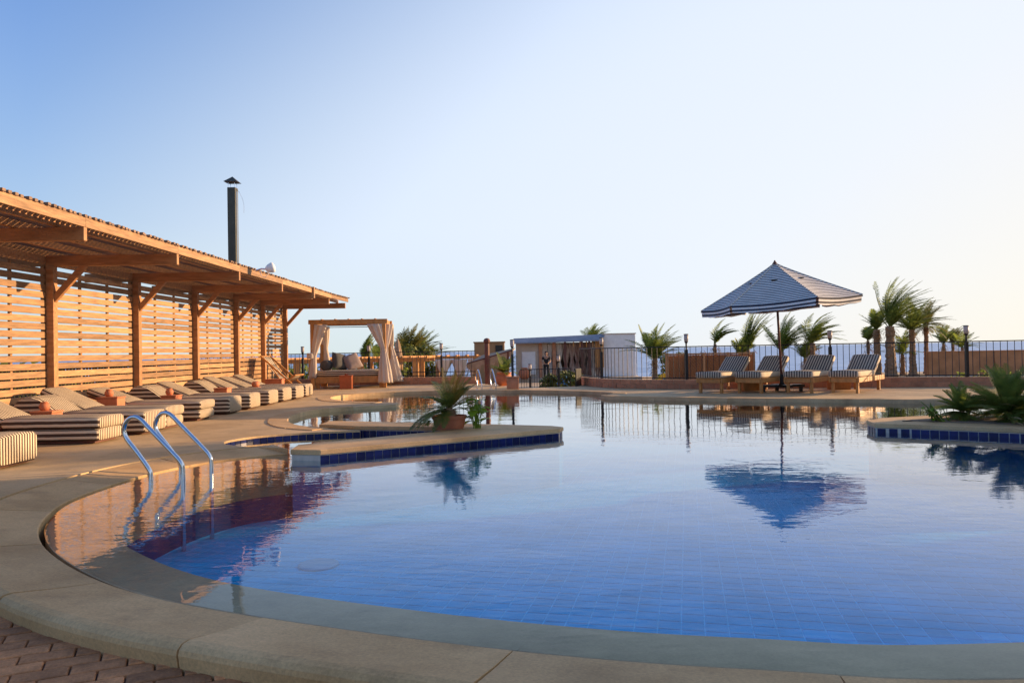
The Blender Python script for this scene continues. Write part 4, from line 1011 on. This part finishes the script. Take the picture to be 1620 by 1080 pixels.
def broad_leaf(mb, p, d, up, L, Wd, curl=.25):
    d = d.normalized(); s_ = d.cross(up).normalized(); u = s_.cross(d); vs = []; n = 6
    for i in range(n+1):
        t = i/n; w_ = Wd*math.sin(math.pi*min(.98, t*.9+.08))**.8*.5; c_ = p+d*(L*t)-u*(curl*L*t*t)
        vs += [c_-s_*w_+u*w_*.25, c_, c_+s_*w_+u*w_*.25]
    fs = []
    for i in range(n):
        o = i*3; fs += [(o, o+1, o+4, o+3), (o+1, o+2, o+5, o+4)]
    mb.add(vs, fs)
lf = empty('leafy_plant', (-.50, 10.36, .052), label='bright lime broad-leaved plant beside the terracotta trough on the island', cat='plant')
mb = MB(); ms = MB()
for k in range(26):
    az = rr.uniform(0, 6.28); h_ = rr.uniform(.08, .40); b0 = Vector((rr.uniform(-.05, .05), rr.uniform(-.04, .04), 0)); b1 = b0+Vector((math.cos(az)*.11*rr.random(), math.sin(az)*.11*rr.random(), h_))
    ms.tube([b0, b0.lerp(b1, .5)+Vector((0, 0, .03)), b1], .006, 5)
    broad_leaf(mb, b1, Vector((math.cos(az), math.sin(az), rr.uniform(-.2, .8))), Vector((0, 0, 1)), rr.uniform(.11, .19), rr.uniform(.08, .14))
mb.build('leaves', 'lime', lf, smooth=True); ms.build('stems', 'lime', lf)
mb = MB()
for k in range(7):
    az = rr.uniform(2, 4.5); broad_leaf(mb, Vector((-.06, 0, rr.uniform(.05, .22))), Vector((math.cos(az), math.sin(az), .2)), Vector((0, 0, 1)), .08, .04)
mb.build('dry_leaves', 'dry', lf)
# cycads and trailing plants on the right island
def cycad(x, y, z, n, L, lab, seed, el=(18, 70), dead=8, ll=.17, lw=.016):
    rr = random.Random(seed); r = empty('cycad', (x, y, z), label=lab, cat='plant')
    MB().lathe([(.06, 0), (.07, .04), (.06, .10), (.03, .14)], n=14, wob=.15, seed=seed).build('stem', 'trunk', r)
    mb = MB(); md = MB()
    for k in range(n):
        e = rr.uniform(*el); frond(mb, (0, 0, .13), k*2.39996+rr.uniform(-.2, .2), R(e), L*rr.uniform(.75, 1.1), rr.uniform(.35, .8), 0, (1, 0, 0), 40, ll, lw, .10, rr, .9, .1)
    for k in range(dead): frond(md, (0, 0, .13), rr.uniform(0, 6.28), R(rr.uniform(-5, 14)), L*rr.uniform(.7, .95), rr.uniform(.5, .9), 0, (1, 0, 0), 22, .13, .010, .5, rr, .1, .1)
    mb.build('fronds', 'cycad', r); md.build('drooping_fronds', 'palm' if seed % 2 else 'dry', r)
    return r
cycad(6.55, 10.05, .03, 84, .64, 'largest dark green cycad on the right planter island', 31, (4, 82), 16, .15, .0055)
cycad(7.02, 9.7, .03, 70, .60, 'cycad cut by the right picture edge on the planter island', 33, (4, 82), 14, .15, .0055)
cycad(6.08, 10.3, .03, 34, .40, 'small upright cycad at the left of the planter island', 35, (12, 82), 8, .11, .005)
tp_ = empty('trailing_succulent', (5.72, 10.12, .055), label='sparse trailing plant with thick leaves at the left of the cycads', cat='plant')
rr = random.Random(9); ms = MB(); ml = MB()
for k in range(10):
    az = rr.uniform(1.8, 4.6); p0 = Vector((rr.uniform(-.1, .15), rr.uniform(-.1, .1), 0)); L = rr.uniform(.15, .42)
    pts = [p0+Vector((math.cos(az)*L*t*.7, math.sin(az)*L*t*.3, .5*L*t*(1.9-t)*rr.uniform(.5, 1.5))) for t in (0, .35, .7, 1)]
    ms.tube(pts, [.010, .009, .007, .005], 6)
    for q in range(5):
        t = rr.random(); i = min(2, int(t*3)); b = pts[i].lerp(pts[i+1], t*3-i); a2 = rr.uniform(0, 6.28)
        broad_leaf(ml, b, Vector((math.cos(a2), math.sin(a2), rr.uniform(-.3, .9))), Vector((0, 0, 1)), rr.uniform(.05, .13), rr.uniform(.025, .05))
ms.build('stems', 'cycad', tp_); ml.build('leaves', 'lime', tp_, smooth=True)
dl = empty('dry_plant', (6.72, 9.35, .06), label='clump of brown dried leaves at the front of the right planter island', cat='plant')
ml = MB()
for k in range(60):
    a2 = rr.uniform(0, 6.28); broad_leaf(ml, Vector((rr.gauss(0, .22), rr.gauss(0, .1), rr.uniform(.0, .22))), Vector((math.cos(a2), math.sin(a2), rr.uniform(-.2, .8))), Vector((0, 0, 1)), rr.uniform(.08, .18), rr.uniform(.03, .06), .5)
ml.build('leaves', 'dry', dl, smooth=True)

# ------------------------------------------------------------------ things beyond the fence
pp = empty('potted_palm', (-.28, 23.9, 0), label='palm in a big red clay pot beside the pier', cat='plant')
MB().lathe([(.15, 0), (.22, .06), (.27, .2), (.25, .32), (.21, .36), (.24, .38), (.24, .42), (.2, .42), (.18, .36)], n=22).build('pot', 'terra', pp, smooth=True)
mb = MB()
for k in range(22): frond(mb, (0, 0, .4), k*2.4, R(rr.uniform(25, 75)), rr.uniform(.5, .75), 1.0, .2, (1, 0, 0), 20, .18, .016, .3, rr)
mb.build('fronds', 'palm', pp)
fa = empty('fringed_awning', (-.85, 26.3, -.3), R(0), label='slanting straw awning with a ragged fringe on a dark red post', cat='awning')
MB().tube([(-.02, -.1, 0), (-.02, -.1, 1.66)], .085, 12).build('post', 'darkwood', fa)
MB().lathe([(.06, 1.66), (.11, 1.70), (.12, 1.76), (.08, 1.83), (.02, 1.85)], (-.02, -.1, 0), 12).build('post_knob', 'darkwood', fa)
A0, A1 = Vector((-.72, -.15, .98)), Vector((.88, .15, 1.42)); B0, B1 = Vector((-.25, .85, 1.25)), Vector((.95, 1.0, 1.5))
mb = MB(); mb.add([A0, A1, B1, B0, A0-Vector((0, 0, .04)), A1-Vector((0, 0, .04)), B1-Vector((0, 0, .04)), B0-Vector((0, 0, .04))], [(0, 1, 2, 3), (7, 6, 5, 4), (0, 4, 5, 1), (1, 5, 6, 2), (2, 6, 7, 3), (3, 7, 4, 0)]); mb.build('awning_sheet', 'net', fa)
mb = MB()
for k in range(60):
    p = A0.lerp(A1, k/59); h_ = rr.uniform(.16, .42)*(.6+.5*abs(math.sin(k*.35))); mb.box((p.x, p.y-.02, p.z-h_/2-.03), (.03, .012, h_))
mb.build('fringe', 'net', fa)
MB().tube([A0, A1], .022, 8).build('front_pole', 'darkwood', fa)
MB().tube([(.7, .1, 0), (.7, .1, 1.36)], .04, 8).build('prop_post', 'darkwood', fa)
ht = empty('hut', (-1.45, 48, PB), label='plain ochre box hut behind the straw awning', cat='building')
MB().box((0, 1.2, 1.27), (1.9, 2.4, 2.55)).build('wall', 'hut', ht, bevel=.02)
MB().box((0, 1.2, 2.58), (2.0, 2.5, .08)).build('roof_slab', 'hut', ht)
MB().box((.62, -.01, 1.9), (.45, .06, .95)).build('dark_side_panel', 'iron', ht)  # dark panel standing in for the hut's dark right side
MB().box((-.2, -.02, 1.55), (.9, .05, .08)).build('shelf', 'darkwood', ht)
cb = empty('cabana', (-3.05, 34.5, PB), label='open timber cabana with white curtains left of the straw awning', cat='cabana')
for x in (-.35, .50, 1.35):
    for y_ in (0, 1.6): MB().box((x, y_, .86), (.16, .16, 1.72)).build('post', 'hut', cb)
MB().box((.5, 0, 1.76), (2.1, .14, .12)).build('top_beam', 'timber', cb); MB().box((.5, 1.6, 1.76), (2.1, .14, .12)).build('top_beam', 'timber', cb)
for k in range(5): MB().box((-.4+k*.45, .8, 1.84), (.07, 1.9, .06)).build('roof_slat', 'timber', cb)
curtain(cb, -.1, -.1, 1.68, 1.0, .1, (.05, 0, .0, 0), .28, .36, 'cream', 11); curtain(cb, .75, -.1, 1.68, .7, .05, (-.15, 0, -.3, 0), .24, .4, 'voile', 12); curtain(cb, 1.25, .1, 1.68, .8, .1, (.1, 0, .1, 0), .2, .3, 'cream', 13)
fp = empty('timber_pergola', (-7.2, 31.0, PB), label='low timber pergola with many rafters behind the daybed', cat='pergola')
for x in (-4.2, -1.6, 1.0, 3.25):
    MB().box((x, 0, .83), (.24, .2, 1.66)).build('post', 'timber', fp); MB().box((x, 2.2, .83), (.2, .2, 1.66)).build('post', 'timber', fp)
for y_ in (0, 2.2): MB().box((-.4, y_, 1.72), (8.4, .14, .15)).build('beam', 'timber', fp)
for k in range(26): MB().box((-4.5+k*.33, 1.1, 1.83), (.07, 3.2, .09)).build('rafter', 'timber', fp)
rw = empty('ramp_wall', (-3.9, 33, PB), R(14), label='sloping grey stone ramp wall behind the railing right of the daybed', cat='wall')
MB().add([(-1.2, 0, 0), (1.4, 0, 0), (1.4, 0, 1.0), (-1.2, 0, .55), (-1.2, .3, 0), (1.4, .3, 0), (1.4, .3, 1.0), (-1.2, .3, .55)], [(0, 1, 2, 3), (5, 4, 7, 6), (3, 2, 6, 7), (1, 5, 6, 2), (4, 0, 3, 7), (0, 4, 5, 1)]).build('wall_body', 'plaster', rw)
# closed parasol behind the daybed curtains
cpz = empty('closed_parasol', (-4.75, 31.5, PB), label='closed cream parasol between the right-hand daybed curtains', cat='parasol')
MB().tube([(0, 0, 0), (0, 0, 2.5)], .03, 8).build('pole', 'darkwood', cpz)
MB().loft([[(q*(1+.25*math.cos(a*6))*math.cos(a), q*(1+.25*math.cos(a*6))*math.sin(a), z) for a in [2*math.pi*k/36 for k in range(36)]] for q, z in ((.16, 1.3), (.17, 1.6), (.14, 2.0), (.08, 2.4), (.02, 2.6))]).build('folded_canopy', 'net', cpz, smooth=True, recalc=True)
# beach building with curtains
bb = empty('beach_building', (4.1, 50, -.72), label='flat beach pavilion with grey sheet roof, rust drapes and a white end block', cat='building')
def bx(name, x0, x1, y0, y1, z0, z1, m, par=bb, bevel=0):
    return MB().box(((x0+x1)/2-4.1, (y0+y1)/2, (z0+z1)/2+.72), (x1-x0, y1-y0, z1-z0)).build(name, m, par, bevel=bevel)
bx('floor_slab', -.1, 8.3, -1.2, 5, -1.0, -.725, 'plaster')
bx('back_wall', .3, 6, 3.0, 3.2, -.72, 1.6, 'drape')
bx('side_wall', .25, .45, 0, 3, -.72, 1.55, 'plaster'); bx('front_wall', .45, 1.75, 0, .2, -.72, 1.55, 'plaster')
wn = bx('window', .62, 1.52, -.05, .0, -.5, 1.0, 'white')
MB().box((1.07-4.1, -.065, .97), (.8, .02, 1.36)).build('pane', 'white', wn)
for x in (1.75, 2.65): bx('pillar', x, x+.22, -.1, .2, -.72, 1.6, 'block')
bx('wall_panel', 1.97, 2.3, .05, .2, -.72, 1.6, 'plaster')
for k, (x, m) in enumerate(((2.5, 'cream'), (3.1, 'cream'), (3.55, 'drape'), (3.95, 'drape'), (4.3, 'drape'), (4.7, 'drape'), (5.1, 'drape'), (5.35, 'cream'), (5.6, 'drape'))):
    c_ = curtain(bb, x-4.1, .3, 2.25, 1.2-.2*(k % 3), .02, (.0, 0, 0, 0), .22, .26, m, 20+k)
for x in (3.4, 4.5, 5.0): bx('post', x, x+.14, -.3, -.16, -.72, 1.65, 'darkwood')
for x in (5.45, 5.75): bx('timber_panel', x, x+.26, -.2, -.08, -.1, 1.62, 'timber')
MB().add([(-4.0, -.55, 2.32), (1.85, -.55, 2.42), (2.05, .2, 2.80), (-4.0, .2, 2.62), (-4.0, 3.4, 2.66), (2.05, 3.4, 2.84), (-4.0, -.55, 2.25), (1.85, -.55, 2.35)], [(0, 1, 2, 3), (3, 2, 5, 4), (6, 7, 1, 0)]).build('roof', 'tent', bb).modifiers.new('s', 'SOLIDIFY').thickness = .05
bx('end_block', 5.98, 8.15, .1, 4, -.72, 2.06, 'white', bevel=.02); bx('block_cap', 5.93, 8.2, .05, 4.05, 2.06, 2.12, 'plaster')
for k in range(5): bx('roof_truss', 4.0+k*.42, 4.06+k*.42, -.35, -.25, 1.25, 1.62, 'timber')
for x, m, h_, lab in ((.55, 'terra', .5, 'large round clay urn at the left front of the beach pavilion'), (2.65, 'plastic_b', .45, 'blue barrel in front of the beach pavilion')):
    o = MB().lathe([(.2, 0), (.34, .12), (.38, .3), (.3, .48), (.2, .55), (.22, .6)], n=18).build('urn', m, smooth=True); o.location = (x+.2 if m == 'terra' else x, 48.3 if m == 'terra' else 40, -.72 if m == 'terra' else PB); o.scale = (1, 1, 1.2); tag(o, lab, 'urn')
# the person in black
pe = empty('person', (2.12, 47.5, -.72), label='person in a black t-shirt and black trousers standing before the beach pavilion', cat='person')
MB().box((2.1-4.1, -2.4, -.05), (.5, .5, .1)).build('entrance_slab', 'plaster', bb)
def skin(name, vs, es, rad, m, parent):
    me = bpy.data.meshes.new(name); me.from_pydata(vs, es, []); o = bpy.data.objects.new(name, me); COL.objects.link(o); o.parent = parent
    sk_ = o.modifiers.new('skin', 'SKIN'); me.skin_vertices.new() if not me.skin_vertices else None
    for i, r_ in enumerate(rad): me.skin_vertices[0].data[i].radius = r_ if isinstance(r_, tuple) else (r_, r_)
    me.skin_vertices[0].data[0].use_root = True
    sb = o.modifiers.new('sub', 'SUBSURF'); sb.levels = 2; sb.render_levels = 2; me.materials.append(MT[m]); return o
bv = [(0, 0, .90), (0, 0, 1.10), (0, 0, 1.34), (0, 0, 1.45), (0, -.01, 1.54), (0, -.015, 1.62), (0, 0, 1.69),
      (-.19, 0, 1.38), (-.26, -.02, 1.12), (-.20, -.18, 1.02), (-.13, -.24, 1.05), (.19, 0, 1.38), (.26, -.02, 1.12), (.18, -.18, 1.04), (.10, -.24, 1.07),
      (-.10, 0, .84), (-.11, -.01, .48), (-.11, .02, .08), (-.11, -.1, .03), (.10, 0, .84), (.12, -.02, .48), (.13, .02, .08), (.14, -.1, .03)]
be = [(0, 1), (1, 2), (2, 3), (3, 4), (4, 5), (5, 6), (2, 7), (7, 8), (8, 9), (9, 10), (2, 11), (11, 12), (12, 13), (13, 14), (0, 15), (15, 16), (16, 17), (17, 18), (0, 19), (19, 20), (20, 21), (21, 22)]
br = [(.14, .10), (.13, .09), (.16, .10), (.055, .055), (.075, .085), (.085, .10), (.07, .08), .055, .045, .036, .03, .055, .045, .036, .03, .085, .06, .042, .035, .085, .06, .042, .035]
skin('body', bv, be, br, 'skin', pe)
skin('t_shirt', [bv[0], bv[1], bv[2], bv[7], (-.235, -.01, 1.2), bv[11], (.235, -.01, 1.2)], [(0, 1), (1, 2), (2, 3), (3, 4), (2, 5), (5, 6)], [(.155, .115), (.148, .105), (.175, .115), .072, .066, .072, .066], 'black', pe)
skin('trousers', [(0, 0, .92), bv[15], bv[16], (-.11, .02, .1), bv[19], bv[20], (.13, .02, .1)], [(0, 1), (1, 2), (2, 3), (0, 4), (4, 5), (5, 6)], [(.15, .11), .1, .078, .065, .1, .078, .065], 'black', pe)
skin('hair', [(0, .02, 1.64), (0, .02, 1.71), (0, .05, 1.6)], [(0, 1), (0, 2)], [(.092, .1), (.08, .085), .07], 'black', pe)
# lattice screen, orange wall, slide
ls_ = empty('lattice_screen', (9.0, 30.5, PB), label='brown lattice screen behind the left umbrella lounger', cat='screen')
for x0, x1, yy in ((-2.85, -1.35, -.2), (-1.35, .72, .05)):
    mb = MB(); k = x0
    while k < x1-.02:
        for s_ in (1, -1):
            a = Vector((k if s_ > 0 else k+.0, yy+.02*s_, .1)); H_ = 1.62; dx = H_*.8*s_
            # diagonal laths clipped to the panel
            p0, p1 = a.x, a.x+dx; z0, z1 = .1, 1.72
            for (u0, u1) in ((p0, p1),):
                t0, t1 = 0., 1.
                if u1 > x1: t1 = (x1-u0)/(u1-u0)
                if u1 < x0: t1 = (x0-u0)/(u1-u0)
                mb.bar((u0, a.y, z0), (u0+(u1-u0)*t1, a.y, z0+(z1-z0)*t1), .012, .035, up=(0, 1, 0))
            # the laths that start on the side edge
        k += .11
    for q in range(14):
        z = .1+q*.1375
        for s_, xs in ((1, x0), (-1, x1)):
            L_ = min(1.72-z, (x1-x0)/.8); mb.bar((xs, yy+.02*s_, z), (xs+s_*.8*L_, yy+.02*s_, z+L_), .012, .035, up=(0, 1, 0))
    mb.build('lath_grid', 'hut', ls_)
    for x in (x0, (x0+x1)/2, x1): MB().box((x, yy, .9), (.08, .09, 1.8)).build('screen_post', 'hut', ls_)
    for z in (.1, 1.75): MB().box(((x0+x1)/2, yy, z), (x1-x0, .07, .07)).build('screen_rail', 'hut', ls_)
    MB().box(((x0+x1)/2, yy+.09, .9), (x1-x0, .02, 1.6)).build('backing_board', 'tan_wall', ls_)
ow = empty('boundary_wall', (32, 47, PB), R(-3), label='orange tan garden wall beyond the sand at the right', cat='wall')
MB().box((0, 0, .72), (12.5, .3, 1.44)).build('wall_body', 'tan_wall', ow); MB().box((0, 0, 1.46), (12.6, .36, .06)).build('wall_cap', 'tan_wall', ow)
for k in range(4): MB().box((-6+k*4, -.16, .72), (.35, .1, 1.44)).build('pilaster', 'tan_wall', ow)
ys_ = empty('slide', (6.45, 33, PB), R(10), label='yellow plastic slide glimpsed through the railing', cat='slide')
mb = MB()
for k in range(10):
    t0, t1 = k/10, (k+1)/10; f_ = lambda t: (-.75+1.2*t, .55-.0+.45*(1-math.cos(math.pi*t))/2)
    a, b = f_(t0), f_(t1); mb.bar((a[0], 0, a[1]), (b[0], 0, b[1]), .45, .05); mb.bar((a[0], -.22, a[1]+.08), (b[0], -.22, b[1]+.08), .04, .16); mb.bar((a[0], .22, a[1]+.08), (b[0], .22, b[1]+.08), .04, .16)
mb.build('chute', 'plastic_y', ys_); ys_.scale = (.6, .6, .8)
for x in (.3, .5): MB().box((x, .2, .5), (.06, .06, 1.0)).build('slide_leg', 'plastic_b', ys_); MB().box((x, -.2, .5), (.06, .06, 1.0)).build('slide_leg', 'plastic_b', ys_)

# ------------------------------------------------------------------ unseen shade casters added right of the view for the near edge and deck
hb = empty('shade_wing', (15.5, 3.4, 0), label='unseen plastered wing added right of the picture to shade the near pool edge', cat='building')
MB().box((2.5, -1.4, 2.6), (5, 15.6, 5.2)).build('wall', 'plum', hb)
MB().box((2.5, 8.6, 4.1), (5, 4.38, 2.2)).build('raised_shade_block', 'plum', hb)  # added caster, raised so low sun passes beneath onto the island
MB().box((2.5, .8, 5.3), (5.2, 20.2, .2)).build('roof_slab', 'plum', hb)
for x in (.3, 4.7):
    for y in (8.4, 10.5): MB().box((x, y, 1.5), (.3, .3, 3.0)).build('column', 'plum', hb)
for k in range(6):
    o = MB().box((-.03, -9+k*3.2, 1.5), (.08, 1.4, 1.9)).build('window', 'white', hb); MB().box((-.08, -9+k*3.2, 1.5), (.03, 1.2, 1.7)).build('pane', 'glass', o)
palm(16.3, 16.2, 0, 3.2, .2, 22, 2.0, 'tall unseen palm added right of the picture to streak the deck with shade', seed=40)  # two unseen palms added for their shadow bands on the left deck
palm(17.2, 17.9, 0, 2.2, .2, 20, 1.8, 'shorter unseen palm added right of the picture to streak the deck with shade', seed=41)
